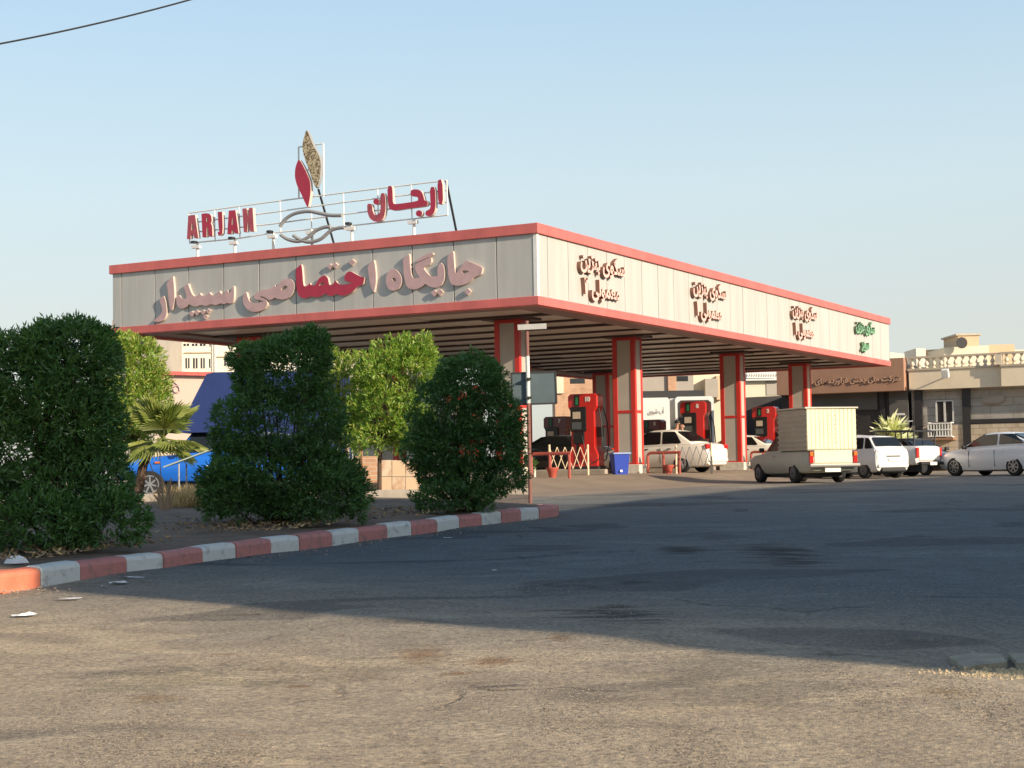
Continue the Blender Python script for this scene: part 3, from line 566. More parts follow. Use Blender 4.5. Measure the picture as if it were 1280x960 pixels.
RL = [
 ('letter', 'letpink2', 5, [[(138,228),(238,220),(285,555),(225,558),(218,510),(178,512),(172,564),(118,570)],[(190,340),(205,340),(214,440),(184,444)]]),
 ('letter', 'letred', 5, [[(330,205),(395,195),(450,203),(475,240),(480,300),(468,340),(486,380),(492,530),(440,535),(425,400),(408,400),(405,540),(345,545)],[(402,260),(424,258),(426,318),(404,322)]]),
 ('letter', 'letred', 5, [[(565,178),(632,172),(640,400),(635,490),(600,522),(575,520),(565,470),(590,460),(580,400)]]),
 ('letter', 'letred', 5, [[(728,158),(825,150),(870,485),(812,490),(806,445),(776,448),(768,497),(705,500)],[(778,260),(790,260),(800,360),(772,364)]]),
 ('letter', 'letpink2', 5, [[(925,130),(985,124),(1012,250),(1020,121),(1075,115),(1095,460),(1040,463),(1005,300),(995,467),(945,470)]]),
 ('letter', 'letred', 7, [[(908,92),(965,85),(975,355),(920,362)]]),
 ('letter', 'letred', 7, [[(825,172),(885,165),(892,370),(880,440),(850,480),(810,492),(778,480),(778,440),(800,425),(830,410),(835,370)]]),
 ('letter', 'letred', 7, [[(357,160),(412,155),(418,250),(420,350),(460,358),(690,325),(700,300),(685,275),(620,270),(612,235),(620,200),(680,192),(730,210),(755,260),(768,318),(800,322),(808,350),(790,382),(600,405),(430,430),(385,415),(366,370)]]),
 ('dot', 'letred', 7, [[(708 + 36 * math.cos(a_), 460 + 36 * math.sin(a_)) for a_ in np.linspace(0, 2 * PI, 15)[:-1]]]),
 ('letter', 'letpink2', 7, [[(278,240),(335,235),(340,400),(325,490),(290,545),(210,552),(160,510),(138,440),(135,365),(150,352),(190,355),(195,430),(215,475),(245,478),(275,450),(285,400)]]),
 ('dot', 'letred', 7, [[(237 + 34 * math.cos(a_), 330 + 34 * math.sin(a_)) for a_ in np.linspace(0, 2 * PI, 15)[:-1]]]),
 ('flame', 'letred', 6, [[(240,265),(265,300),(300,370),(325,430),(330,500),(320,580),(308,632),(290,600),(255,520),(225,460),(210,400),(212,340),(225,295)]]),
 ('grain_leaf', 'gold', 6, [[(297,40),(320,90),(350,170),(385,225),(402,270),(405,340),(395,420),(372,490),(350,450),(330,390),(305,320),(280,250),(266,190),(270,130),(285,80)]]),
]
MT['letpink2'] = mat('faded_crimson', (.42, .075, .10), .5, var=.25, scale=5)
for nm, mt, c_, polys in RL:
    data = curve_mesh([rtr(c_, pl) for pl in polys], .06, 1 if nm not in ('dot',) and c_ != 5 else 0)
    shape_obj(nm, data, lambda a, b_, c: (RX - .12 + c, a, b_), [mt, 'letside' if nm != 'grain_leaf' else 'grey'], rs)
for pl in ([(90,770),(130,715),(200,672),(300,655),(380,668),(470,685),(555,685)], [(95,830),(150,865),(230,880),(300,850),(360,800),(420,775),(470,772)], [(190,835),(250,872),(320,885),(400,860),(470,800),(530,780),(575,777)]):
    q = [Vector((RX - .16,) + tuple(loc_front(335 + x / 6, 155 + y / 6, RX - .16))) for x, y in pl]
    qq = [q[0]]
    for i in range(len(q) - 1):
        p0, p1, p2, p3 = q[max(i - 1, 0)], q[i], q[i + 1], q[min(i + 2, len(q) - 1)]
        for k in (.25, .5, .75, 1.): qq.append(.5 * ((2 * p1) + (p2 - p0) * k + (2 * p0 - 5 * p1 + 4 * p2 - p3) * k * k + (3 * p1 - p0 - 3 * p2 + p3) * k ** 3))
    b = MB(); b.tube(qq, .055, 8); b.build('ribbon', 'grey', rs, smooth=True)
#MARK2
# ---------------------------------------------------------------- road sign (seen from the back)
g = at(663, 628, 27.2); gz = bedz(g.x, g.y) - .05
t = empty('road_sign', (g.x, g.y, gz), label='grey back of a road sign on a rusty pole at the end of the kerb', cat='road sign')
top = at(662.5, 401, 27.2).z - gz
b = MB(); b.tube([(0, 0, 0), (-.01, 0, top)], .034, 10); b.build('pole', 'rust', t, smooth=True)
def px_rect(x0, y0, x1, y1, Y, base): 
    a_ = at(x0, y1, Y) - base; c_ = at(x1, y0, Y) - base; return a_.x, c_.x, a_.z, c_.z
B0 = Vector((g.x, g.y, gz))
x0, x1, z0, z1 = px_rect(640, 464.5, 695, 505, 27.1, B0)
mx = Matrix.Rotation(-.018, 4, 'Y')
b = MB(); b.box(((x0 + x1) / 2, .06, (z0 + z1) / 2), (x1 - x0 - .03, .012, z1 - z0 - .03), mx=mx); s_ = b.build('panel', 'signback', t)
b = MB()
for dz in (-1, 1): b.box(((x0 + x1) / 2, .06, (z0 + z1) / 2 + dz * (z1 - z0) / 2), (x1 - x0, .03, .03), mx=mx)
for dx_ in (-1, 1): b.box(((x0 + x1) / 2 + dx_ * (x1 - x0) / 2, .06, (z0 + z1) / 2), (.03, .03, z1 - z0), mx=mx)
b.build('rim', 'dark', s_)
b = MB()
for dz in (.16, -.16): b.box((0, -.045, (z0 + z1) / 2 + dz), (.11, .11, .03))
b.build('clamp', 'dark', t)
b = MB(); b.tube([(-.004, -.001, (z0 + z1) / 2 - .26), (-.008, -.001, z1 + .28)], .0365, 10); b.build('painted_sleeve', 'kwhite', t, smooth=True)
x0, x1, z0, z1 = px_rect(647, 404.5, 683, 412, 27.1, B0)
b = MB(); b.box(((x0 + x1) / 2, -.06, (z0 + z1) / 2), (x1 - x0, .02, z1 - z0), mx=Matrix.Rotation(-.03, 4, 'Y')); b.build('name_plate', 'steelgrey', t, bevel=.004)

# ---------------------------------------------------------------- pumps, rails, barriers, bin
def LC(s, q, z=None): return P(s, q, z)
def pump(s, q, num, label, h=2.62, paint='pumpred'):
    c = LC(s, q); g = c.z + .15
    t = empty('fuel_pump', (c.x, c.y, g), RZ, label=label, cat='fuel pump', group='red fuel pumps')
    W_, D_ = 1.08, .56      # local y = across the lane end, local x = depth ; front faces -x
    b = MB(); b.bb(-D_ / 2 - .04, D_ / 2 + .04, -W_ / 2 - .04, W_ / 2 + .04, 0, .12); b.build('base', 'dark', t)
    b = MB(); b.prism([(-W_ / 2, .12), (W_ / 2, .12), (W_ / 2, .5), (W_ / 2 - .10, .75), (W_ / 2 - .10, h - .62), (W_ / 2, h - .44), (W_ / 2, h - .08), (W_ / 2 - .1, h), (-W_ / 2 + .1, h), (-W_ / 2, h - .08), (-W_ / 2, h - .44), (-W_ / 2 + .10, h - .62), (-W_ / 2 + .10, .75), (-W_ / 2, .5)], lambda a, z, d: Vector((d, a, z)), -D_ / 2, D_ / 2)
    body = b.build('body', paint, t, bevel=.02)
    for sg in (-1, 1):
        xx = sg * (D_ / 2)
        b = MB(); b.bb(xx, xx + sg * .05, -.16, .44, h - 1.30, h - .45); p = b.build('display', 'pumpdark', t, bevel=.015)
        b = MB(); b.bb(xx + sg * .05, xx + sg * .058, .05, .34, h - .86, h - .62); b.build('price_sheet', 'paper', p)
        b = MB(); b.bb(xx + sg * .05, xx + sg * .056, .02, .38, h - 1.22, h - .98); b.build('screen', 'screen', p)
        b = MB(); b.bb(xx, xx + sg * .06, -.08, .34, h - 1.72, h - 1.32); b.build('nozzle_housing', 'pumpdark', t, bevel=.02)
        b = MB(); b.bb(xx, xx + sg * .03, .16, .24, .2, h - 1.62); b.build('hose_channel', 'pumpdark', t)
        b = MB(); b.bb(xx, xx + sg * .02, .10, .30, h - .42, h - .05); k = b.build('lamp_panel', 'pumpdark', t)
        b = MB(); b.bb(xx + sg * .02, xx + sg * .03, .16, .24, h - .38, h - .09); b.build('green_lamp', 'pumpgreen', k)
        dat = text_mesh(num, .21, .006, .012, fa=False)
        if sg < 0: shape_obj('number', dat, lambda a, c_, d: (xx - .008 + d, -a - .20, h - .20 + c_), ['white', 'white'], t)
        else: shape_obj('number', dat, lambda a, c_, d: (xx + .008 + d, a + .20, h - .20 + c_), ['white', 'white'], t)
        hp = [Vector((sg * .18, -W_ / 2 - .04, h - .5)), Vector((sg * .24, -W_ / 2 - .16, h - 1.0)), Vector((sg * .26, -W_ / 2 - .2, .9)), Vector((sg * .28, -W_ / 2 - .08, .35)), Vector((sg * .33, -W_ / 2 + .15, .22)), Vector((sg * .34, -W_ / 2 + .4, .5)), Vector((sg * .33, -.0, h - 1.45))]
        b = MB(); b.tube(hp, .02, 6); b.build('hose', 'blackpl', t, smooth=True)
    b = MB(); b.bb(-.12, .12, -W_ / 2 - .09, -W_ / 2 + .1, h - 1.5, h - 1.15); b.build('nozzle', 'dark', t, bevel=.02)
    return t
pn = [('12', 'red fuel pump on the nearest island behind the rounded bush', 4.7), ('10', 'red fuel pump numbered 10 left of the blue bin', 4.7), ('8', 'red fuel pump numbered 8 behind the white saloon', 4.7), ('2', 'red fuel pump numbered 2 left of the boxy grey pickup', 4.7)]
for (num, lab, q), s in zip(pn, CSR): pump(s + .3, q, num, lab)
pn2 = [('11', 'red fuel pump on the nearest island hidden behind the tall bush'), ('9', 'red fuel pump on the second island seen through the light green tree'), ('7', 'shaded red fuel pump half hidden left of the pump numbered 10'), ('5', 'shaded red fuel pump beneath the white van, left of the pump numbered 8')]
for (num, lab), s, q in zip(pn2, CSR, (9.9, 9.9, 10.9, 10.2)): pump(s + .3, q, num, lab, 2.2, 'maroon')  # second pumps in a darker red, shade put into their paint

def rail(s, q0, q1, label):
    c = LC(s, q1)
    t = empty('crash_rail', (c.x, c.y, c.z), RZ, label=label, cat='guard rail', group='red pipe rails at the island ends')
    w_ = q0 - q1; h = .74
    pts = [(0, w_, -.05), (0, w_, h - .10), (0, w_ - .03, h - .03), (0, w_ - .10, h), (0, .1, h), (0, 0, h)]
    b = MB(); b.tube(pts, .05, 8); b.build('top_bar', 'rail', t, smooth=True)
    b = MB(); b.tube([(0, .05, -.05), (0, .05, h - .02)], .048, 8); b.build('leg', 'rail', t, smooth=True)
    b = MB(); b.tube([(0, w_ * .52, -.05), (0, w_ * .52, h - .02)], .048, 8); b.build('leg', 'rail', t, smooth=True)
rail(4.0, 2.45, 1.15, 'red pipe rail beside the sign pole, in front of the pump numbered 10')
rail(12.2, 2.35, 1.15, 'red pipe rail right of the blue bin, in front of the white saloon')
rail(22.2, 2.35, 1.3, 'red pipe rail at the foot of the third column, by the grey pickup')
def pot(s, q, label):
    c = LC(s, q); b = MB(); b.lathe((0, 0, 0), [(.10, 0), (.15, .20), (.19, .25), (.19, .30), (.16, .30), (.14, .27)], 14)
    o = b.build('flower_pot', 'clay', smooth=True, label=label, cat='pot', group='red pots under the rails'); o.location = c
pot(4.0, 1.75, 'red clay pot under the rail nearest the sign pole'); pot(12.1, 1.55, 'red clay pot under the rail beside the white saloon')
def barrier(p0, p1, label, mats):
    t = empty('folding_barrier', p0, 0, label=label, cat='barrier', group='expanding lattice barriers')
    d = p1 - p0; d.z = 0; L = d.length; d.normalize(); h = .98; n = 5
    for q in (0, L): 
        b = MB(); b.tube([d * q + Vector((0, 0, 0)), d * q + Vector((0, 0, h))], .035, 8); b.build('post', mats[0], t)
    b = MB()
    for i in range(n):
        x0, x1 = L * i / n, L * (i + 1) / n; za, zb = (.22, .90) if i % 2 == 0 else (.90, .22)
        b.tube([d * x0 + Vector((0, 0, za)), d * x1 + Vector((0, 0, zb))], .013, 5); b.tube([d * x0 + Vector((0, -.03, zb)), d * x1 + Vector((0, -.03, za))], .013, 5)
    b.build('lattice', mats[1], t)
def gpt(x, Y): p = at(x, 500, Y); p.z = G(p.x, p.y); return p
barrier(gpt(685.5, 49.3), gpt(733.5, 50.2), 'cream lattice barrier stretched in front of the pump numbered 10', ('railw', 'railw'))
barrier(gpt(843.5, 53.6), gpt(887.5, 50.4), 'lattice barrier stretched across the side of the white saloon', ('railw', 'grey'))
c = gpt(773, 51.7)
t = empty('waste_bin', c, .3, label='blue plastic waste bin in front of the second column', cat='bin')
b = MB(); b.prism([(-.21, 0), (.21, 0), (.27, .66), (-.27, .66)], lambda a, z, d: Vector((a, d * (.75 + .25 * z / .66), z)), -.22, .22); b.build('body', 'bin', t, bevel=.02)
b = MB(); b.bb(-.31, .31, -.26, .26, .655, .71); b.build('rim', 'binlid', t, bevel=.015)
b = MB(); b.bb(-.08, .0, -.245, -.235, .08, .15); b.build('label_patch', 'paperw', t)

# ---------------------------------------------------------------- vehicles
def loft(b, secs, mi=0, close=True):
    n = len(secs[0]); vs = [v for s_ in secs for v in s_]; fs = []
    for i in range(len(secs) - 1):
        for k in range(n - 1): fs.append((i * n + k, i * n + k + 1, (i + 1) * n + k + 1, (i + 1) * n + k))
    if close: fs += [tuple(range(n))[::-1], tuple((len(secs) - 1) * n + k for k in range(n))]
    b.add(vs, fs, mi)
def body_sec(x, zb, zt, hw, crown=.02, tuck=.9):
    h = [(0, zb), (hw * .80, zb), (hw * tuck, zb + .04), (hw * .985, zb + (zt - zb) * .28), (hw, zb + (zt - zb) * .55), (hw * .975, zt - (zt - zb) * .16), (hw * .90, zt - .015), (hw * .6, zt + crown * .6), (0, zt + crown)]
    full = [(-y, z) for y, z in h[:0:-1]] + h
    return [Vector((x, y, z)) for y, z in full] + [Vector((x, full[0][0], full[0][1]))]
def boolcut(o, cyls):
    c = MB()
    for (x, y, z, r_) in cyls: c.lathe((x, y, z), [(r_, -.22), (r_, .32 if y > 0 else .22)] if y > 0 else [(r_, -.32), (r_, .22)], 28, axis='Y')
    k = c.build('cut', 'dark'); md = o.modifiers.new('b', 'BOOLEAN'); md.object = k; md.operation = 'DIFFERENCE'; md.solver = 'EXACT'
    dg = bpy.context.evaluated_depsgraph_get(); me = bpy.data.meshes.new_from_object(o.evaluated_get(dg)); o.modifiers.clear(); old = o.data; o.data = me
    bpy.data.objects.remove(k); me.polygons.foreach_set('use_smooth', [True] * len(me.polygons))
    try: me.set_sharp_from_angle(angle=R(32))
    except Exception: pass
def wheel(t, x, y, r_, sg, alloy=True, n=7):
    b = MB(); w_ = .20; prof = [(r_ * .62, -w_ / 2), (r_ * .93, -w_ / 2), (r_, -w_ / 2 + .03), (r_, w_ / 2 - .03), (r_ * .93, w_ / 2), (r_ * .62, w_ / 2)]
    b.lathe((0, 0, 0), prof, 28, 'Y'); o = b.build('wheel', 'tyre', t, smooth=True, ang=50); o.location = (x, y, r_)
    b = MB()
    if alloy:
        f = sg * (w_ / 2 + .002); b.lathe((0, 0, 0), [(r_ * .68, min(0, f) if sg < 0 else 0), (r_ * .68, f if sg > 0 else 0)][::1], 28, 'Y', 1)
        for k in range(n):
            a_ = 2 * PI * k / n
            b.box((math.sin(a_) * r_ * .36, f, math.cos(a_) * r_ * .36), (r_ * .12, .03, r_ * .58), mx=Matrix.Rotation(a_, 4, 'Y'))
        b.lathe((0, f, 0), [(r_ * .66, -.008), (r_ * .66, .014), (r_ * .59, .014), (r_ * .59, -.008)], 28, 'Y')
        b.lathe((0, f, 0), [(r_ * .15, -.015), (r_ * .15, .022)], 14, 'Y')
        b.build('rim', ['rim', 'dark'], o)
    else:
        f = sg * (w_ / 2)
        b.lathe((0, 0, 0), [(r_ * .60, f - .03), (r_ * .60, f + .0), (r_ * .45, f + sg * .012), (r_ * .2, f + sg * .012), (r_ * .14, f + sg * .05)] if sg > 0 else [(r_ * .60, f + .03), (r_ * .60, f), (r_ * .45, f - .012), (r_ * .2, f - .012), (r_ * .14, f - .05)], 20, 'Y')
        b.build('rim', 'steelrim' if alloy is False else 'white', o, smooth=True)
    return o
def rounded_panel(b, q, off, th=.006):
    """q: four corners of a window on the shell; makes a thin pane just proud of it"""
    n = (q[1] - q[0]).cross(q[3] - q[0]).normalized() * off
    c = sum(q, Vector()) / 4
    pts = []
    m_ = len(q)
    for i in range(m_):
        p, a_, e_ = q[i], q[i - 1], q[(i + 1) % m_]
        pts += [p + (a_ - p).normalized() * min(.05, (a_ - p).length * .3), p + ((a_ - p).normalized() + (e_ - p).normalized()) * .012, p + (e_ - p).normalized() * min(.05, (e_ - p).length * .3)]
    k = len(pts); vs = [p + n for p in pts] + [p - n for p in pts]
    b.add(vs, [tuple(range(k)), tuple(range(2 * k - 1, k - 1, -1))] + [(i, (i + 1) % k, k + (i + 1) % k, k + i) for i in range(k)])
def car(name, loc, head, paint, S, **k):
    """S: spec. local +x is forward, origin between the rear wheels on the ground"""
    t = empty(name, loc, math.atan2(head[1], head[0]), **k)
    L0, L1 = S['rear'], S['front']; hw = S['hw']; wb = S['wb']; r_ = S['r']
    b = MB(); loft(b, [body_sec(x, zb, zt, hw * f) for x, zb, zt, f in S['body']]); o = b.build('body', paint, t, smooth=True, ang=32)
    ty = hw - .10
    boolcut(o, [(x, sg * (hw - .02), r_ + .02, r_ + .055) for x in (0, wb) for sg in (-1, 1)])
    for x in (0, wb):
        for sg in (-1, 1): wheel(t, x, sg * (hw - .11), r_, sg, S.get('alloy', True))
    b = MB(); b.bb(-.5, wb + .5, -hw + .24, hw - .24, .16, .55); b.build('underbody', 'blackpl', t)
    # greenhouse
    xa, xb, xc, xd = S['cab']      # windscreen base, roof front, roof rear, rear window base
    za, zd, zr = S['zbelt'][0], S['zbelt'][1], S['zroof']; wbs, wrf = hw * .92, hw * .74
    def zb_(x): return za + (zd - za) * (xa - x) / (xa - xd)
    def sec(x, z0, z1, w0, w1): 
        h = [(0, z0 - .05), (w0, z0 - .05), (w0, z0), (w1, z1 - .05), (w1 * .86, z1 - .01), (0, z1 + .015)]
        f = [(-y, z) for y, z in h[:0:-1]] + h; return [Vector((x, y, z)) for y, z in f] + [Vector((x, f[0][0], f[0][1]))]
    b = MB(); xm = (xb + xc) / 2
    loft(b, [sec(xa, zb_(xa) - .01, zb_(xa) + .03, wbs, wbs * .93), sec(xb + .0, zb_(xb), zr - .03, wbs, wrf), sec(xb - .18, zb_(xb), zr - .004, wbs, wrf), sec(xm, zb_(xm), zr + .01, wbs, wrf), sec(xc + .15, zb_(xc), zr - .01, wbs, wrf), sec(xc, zb_(xc), zr - .035, wbs, wrf), sec(xd, zb_(xd) - .01, zb_(xd) + .03, wbs, wbs * .93)])
    cab = b.build('roof', paint, t, smooth=True, ang=28)
    def side(x, z, sg):
        f = (z - zb_(x)) / (zr - .05 - zb_(x)); return Vector((x, sg * (wbs + (wrf - wbs) * max(0, min(1, f))), z))
    for poly in S['sidewin']:
        for sg in (-1, 1):
            b = MB(); rounded_panel(b, [side(x, zb_(x) + dz if dz < .25 else zr - (.25 + .5 - dz) , sg) for x, dz in poly], .008); b.build('side_window', 'glass', t)
    def slope(xs, xe, f, y): # point on the windscreen / rear window
        z = zb_(xs) + .03 + (zr - .03 - zb_(xs) - .03) * f; ww = wbs * .93 + (wrf - wbs * .93) * f
        return Vector((xs + (xe - xs) * f, y * ww, z + .008))
    for nm, xs, xe, fs in (('windscreen', xa, xb, (.06, .93)), ('rear_window', xd, xc, S.get('rw', (.10, .90)))):
        b = MB(); q = [slope(xs, xe, fs[0], -.90), slope(xs, xe, fs[0], .90), slope(xs, xe, fs[1], .86), slope(xs, xe, fs[1], -.86)]
        rounded_panel(b, q, .014); b.build(nm, 'glass', t)
    for nm, boxes, mt in S['bits']:
        for (c, d) in boxes:
            b = MB(); b.box(c, d); b.build(nm, mt, t, bevel=min(d) * .3)
    return t
sedan_body = [(-1.02, .42, .80, .86), (-.98, .26, .93, .93), (-.75, .20, 1.0, .98), (-.3, .19, 1.0, 1.), (.5, .18, .97, 1.), (1.5, .17, .93, 1.), (2.3, .17, .90, 1.), (2.75, .18, .84, .99), (3.1, .20, .76, .95), (3.34, .24, .66, .88), (3.42, .32, .56, .80)]
def bits(L0, L1, hw, zt, zf, plate=True, lampz=.66, tail=((.08, .30, .16)), **kk):
    r_ = [('tail_lamp', [((L0 + .06, sg * (hw - .20), zt), tail) for sg in (-1, 1)], 'tail'),
          ('headlamp', [((L1 - .12, sg * (hw - .26), zf), (.10, .26, .14)) for sg in (-1, 1)], 'lamp'),
          ('bumper', [((L0 + .03, 0, .42), (.12, hw * 1.72, .13)), ((L1 - .05, 0, .42), (.12, hw * 1.6, .13))], kk.get('bump', 'blackpl')),
          ('side_mirror', [((kk.get('mx', 2.05), sg * (hw + .06), kk.get('mz', 1.0)), (.12, .18, .13)) for sg in (-1, 1)], kk.get('mm', 'blackpl')),
          ('door_gap', [((x, sg * (hw - .006), .60), (.014, .02, .56)) for sg in (-1, 1) for x in kk.get('dg', (.80, 1.92))], 'blackpl'),
          ('door_handle', [((x, sg * (hw + .0), kk.get('hz', .83)), (.15, .03, .03)) for sg in (-1, 1) for x in (.45, 1.35)], kk.get('hm', 'blackpl'))]
    if plate: r_.append(('number_plate', [((L0 - .015, 0, kk.get('pz', .62)), (.03, .46, .11))], 'plate'))
    return r_
def SEDAN(**o):
    d = dict(rear=-1.02, front=3.42, hw=.86, wb=2.6, r=.31, body=sedan_body, cab=(2.15, 1.35, .32, -.38), zbelt=(.93, 1.0), zroof=1.42, alloy=True,
             sidewin=[[(.82, .03), (1.98, .03), (1.36, .68), (.86, .68)], [(.0, .03), (.75, .03), (.79, .68), (.30, .68)]], bits=bits(-1.02, 3.42, .86, .80, .63, mx=2.0))
    d.update(o); return d
def wl(x, Y): p = at(x, 560, Y); p.z = G(p.x, p.y) + .005; return p
def hd(az): return (math.sin(R(az)), math.cos(R(az)))
def axle(p, head, hw=.75, side=1):     # from the left rear wheel contact to the axle centre (side=1: left wheel given)
    r_ = Vector((head[1], -head[0], 0)); q = p + r_ * hw * side; q.z = (G(q.x, q.y) + G(p.x, p.y)) / 2 + .005; return q
# white saloon at right, headed away to the left, roof lit
h = hd(-33)
c = axle(wl(1268.8, 54.2), h, .75)
S1 = SEDAN(hw=.88, r=.33, cab=(2.35, 1.35, .25, -.70), zroof=1.50,
    body=[(-1.05, .42, .86, .84), (-1.0, .26, 1.04, .92), (-.7, .20, 1.10, .98), (0, .19, 1.08, 1.), (.8, .18, 1.04, 1.), (1.6, .17, 1.0, 1.), (2.3, .17, .97, 1.), (2.75, .18, .91, .98), (3.1, .20, .82, .93), (3.32, .24, .67, .85), (3.42, .32, .56, .74)],
    zbelt=(.96, 1.10), sidewin=[[(.72, .03), (2.14, .03), (1.42, .66), (.78, .69)], [(-.42, .03), (.64, .03), (.70, .69), (.10, .69)]], bits=bits(-1.05, 3.42, .88, .88, .66, mx=2.05, hz=.84, hm='carwhite', bump='carwhite'))
car('parked_car', c, h, 'carwhite', S1, label='shiny white saloon parked at the right edge of the picture, its shaded side showing', cat='car')
# white hatchback
h = hd(-31); c = axle(wl(1079.5, 53.6), h, .74)
S2 = SEDAN(rear=-.62, front=3.1, hw=.80, wb=2.35, r=.29, alloy=False, cab=(2.15, 1.45, -.12, -.50), zbelt=(.92, .98), zroof=1.44, rw=(.14, .9),
    body=[(-.62, .40, .92, .88), (-.56, .25, .98, .95), (-.3, .20, 1.0, 1.), (.5, .18, .97, 1.), (1.5, .17, .93, 1.), (2.1, .17, .90, 1.), (2.5, .18, .84, .98), (2.85, .20, .74, .94), (3.05, .24, .64, .86), (3.1, .32, .55, .80)],
    sidewin=[[(.85, .03), (1.98, .03), (1.46, .68), (.90, .68)], [(.05, .03), (.78, .03), (.84, .68), (.12, .68)], [(-.40, .03), (-.03, .03), (.04, .68), (-.14, .66)]],
    bits=bits(-.62, 3.1, .80, .80, .62, tail=(.10, .17, .26), pz=.62, mx=1.9, bump='carwhite2') + [('lower_bumper', [((-.60, 0, .28), (.14, 1.1, .14))], 'blackpl'), ('boot_strip', [((-.63, 0, .74), (.03, .62, .035))], 'blackpl')])
car('parked_hatchback', c, h, 'carwhite2', S2, label='small white hatchback seen from behind, between the boxy pickup and the roll bar pickup', cat='car')
# white saloon under the canopy and the ones beyond
ud = (U2.x, U2.y)
def lane(s, q): p = P(s, q); p.z += .005; return p
h = (U2.x * .995 + V2.x * .09, U2.y * .995 + V2.y * .09)
car('fuelling_car', lane(14.9, 1.85), h, 'carsunwhite', SEDAN(zroof=1.50, bits=bits(-1.02, 3.42, .86, .88, .63, mx=2.0, tail=(.12, .34, .18), pz=.86, bump='carsunwhite')), label='sunlit white saloon fuelling between the second and third columns', cat='car')
car('fuelling_car', lane(26.4, 3.3), ud, 'carsunwhite', SEDAN(bits=bits(-1.02, 3.42, .86, .84, .63, bump='carsunwhite')), label='white saloon in the far lane, its sloping rear window beside the third column', cat='car')
car('fuelling_car', lane(16.6, 7.0), ud, 'carblack', SEDAN(bits=bits(-1.02, 3.42, .86, .84, .63)), label='black saloon in deep shade behind the lattice barrier', cat='car')
# grey pickup with a tall box
h = hd(-15.5); c = axle(wl(993.5, 46.9), h, .70)
PB = [(-1.05, .48, .74, .90), (-1.0, .36, .90, .95), (-.8, .30, .94, .98), (0, .27, .94, 1.), (1., .25, .93, 1.), (1.9, .25, .92, 1.), (2.4, .27, .88, .98), (2.9, .30, .84, .95), (3.12, .36, .78, .92), (3.2, .44, .72, .88)]
S3 = SEDAN(rear=-1.05, front=3.2, hw=.80, wb=2.45, r=.30, alloy=False, body=PB, cab=(2.0, 1.60, 1.05, .92), zbelt=(.92, .93), zroof=1.42,
    sidewin=[[(1.12, .03), (1.88, .03), (1.58, .68), (1.16, .68)]],
    bits=[('tail_lamp', [((-1.06, sg * .70, .74), (.06, .13, .34)) for sg in (-1, 1)], 'tail'), ('amber_lamp', [((-1.095, sg * .70, .84), (.02, .10, .12)) for sg in (-1, 1)], 'amber'),
          ('tailgate', [((-1.045, 0, .76), (.05, 1.20, .36))], 'boxcream'), ('bumper', [((-1.14, 0, .50), (.12, 1.62, .11)), ((3.24, 0, .48), (.12, 1.5, .10))], 'chrome'), ('number_plate', [((-1.12, .05, .37), (.02, .50, .11))], 'plate'),
          ('side_mirror', [((1.9, sg * .90, 1.0), (.10, .16, .12)) for sg in (-1, 1)], 'blackpl'), ('headlamp', [((3.18, sg * .6, .66), (.08, .2, .2)) for sg in (-1, 1)], 'lamp'), ('door_handle', [((1.25, sg * .805, .80), (.14, .03, .03)) for sg in (-1, 1)], 'chrome')])
t = car('boxy_pickup', c, h, 'cargrey', S3, label='old grey green pickup with a tall cream corrugated cargo box, seen from behind', cat='pickup')
b = MB(); z0, z1 = .95, 2.15
n = 8
for i in range(n):
    za, zb = z0 + (z1 - z0) * i / n, z0 + (z1 - z0) * (i + 1) / n
    for sg in (-1, 1): b.add([(-.98, sg * .775, za + .03), (.92, sg * .775, za + .03), (.92, sg * .83, zb - .02), (-.98, sg * .83, zb - .02), (-.98, sg * .77, zb), (.92, sg * .77, zb), (-.98, sg * .77, za), (.92, sg * .77, za)], [(0, 1, 2, 3), (3, 2, 5, 4), (6, 7, 1, 0)])
b.bb(-.98, .92, -.77, .77, z0, z1)
bx = b.build('cargo_box', 'boxgrey', t)
b = MB(); nn = 12
for i in range(nn):
    y0 = -.78 + 1.56 * i / nn; b.bb(-1.01, -.985, y0 + .006, y0 + 1.56 / nn - .006, z0 + .03, z1 - .02)
b.bb(-.99, -.98, -.79, .79, z0 + .02, z1)
b.build('rear_panel', 'boxcream', bx, bevel=.005)
b = MB(); b.bb(-1.05, .96, -.85, .85, z1, z1 + .05); b.build('roof_edge', 'boxgrey', bx, bevel=.01)
b = MB()
for sg in (-.10, .08):
    for i in range(7): b.lathe((-1.015, sg, z0 + .22 + i * .13), [(.012, -.004), (.012, .004)], 8, 'X')
b.build('rivet', 'dark', bx)
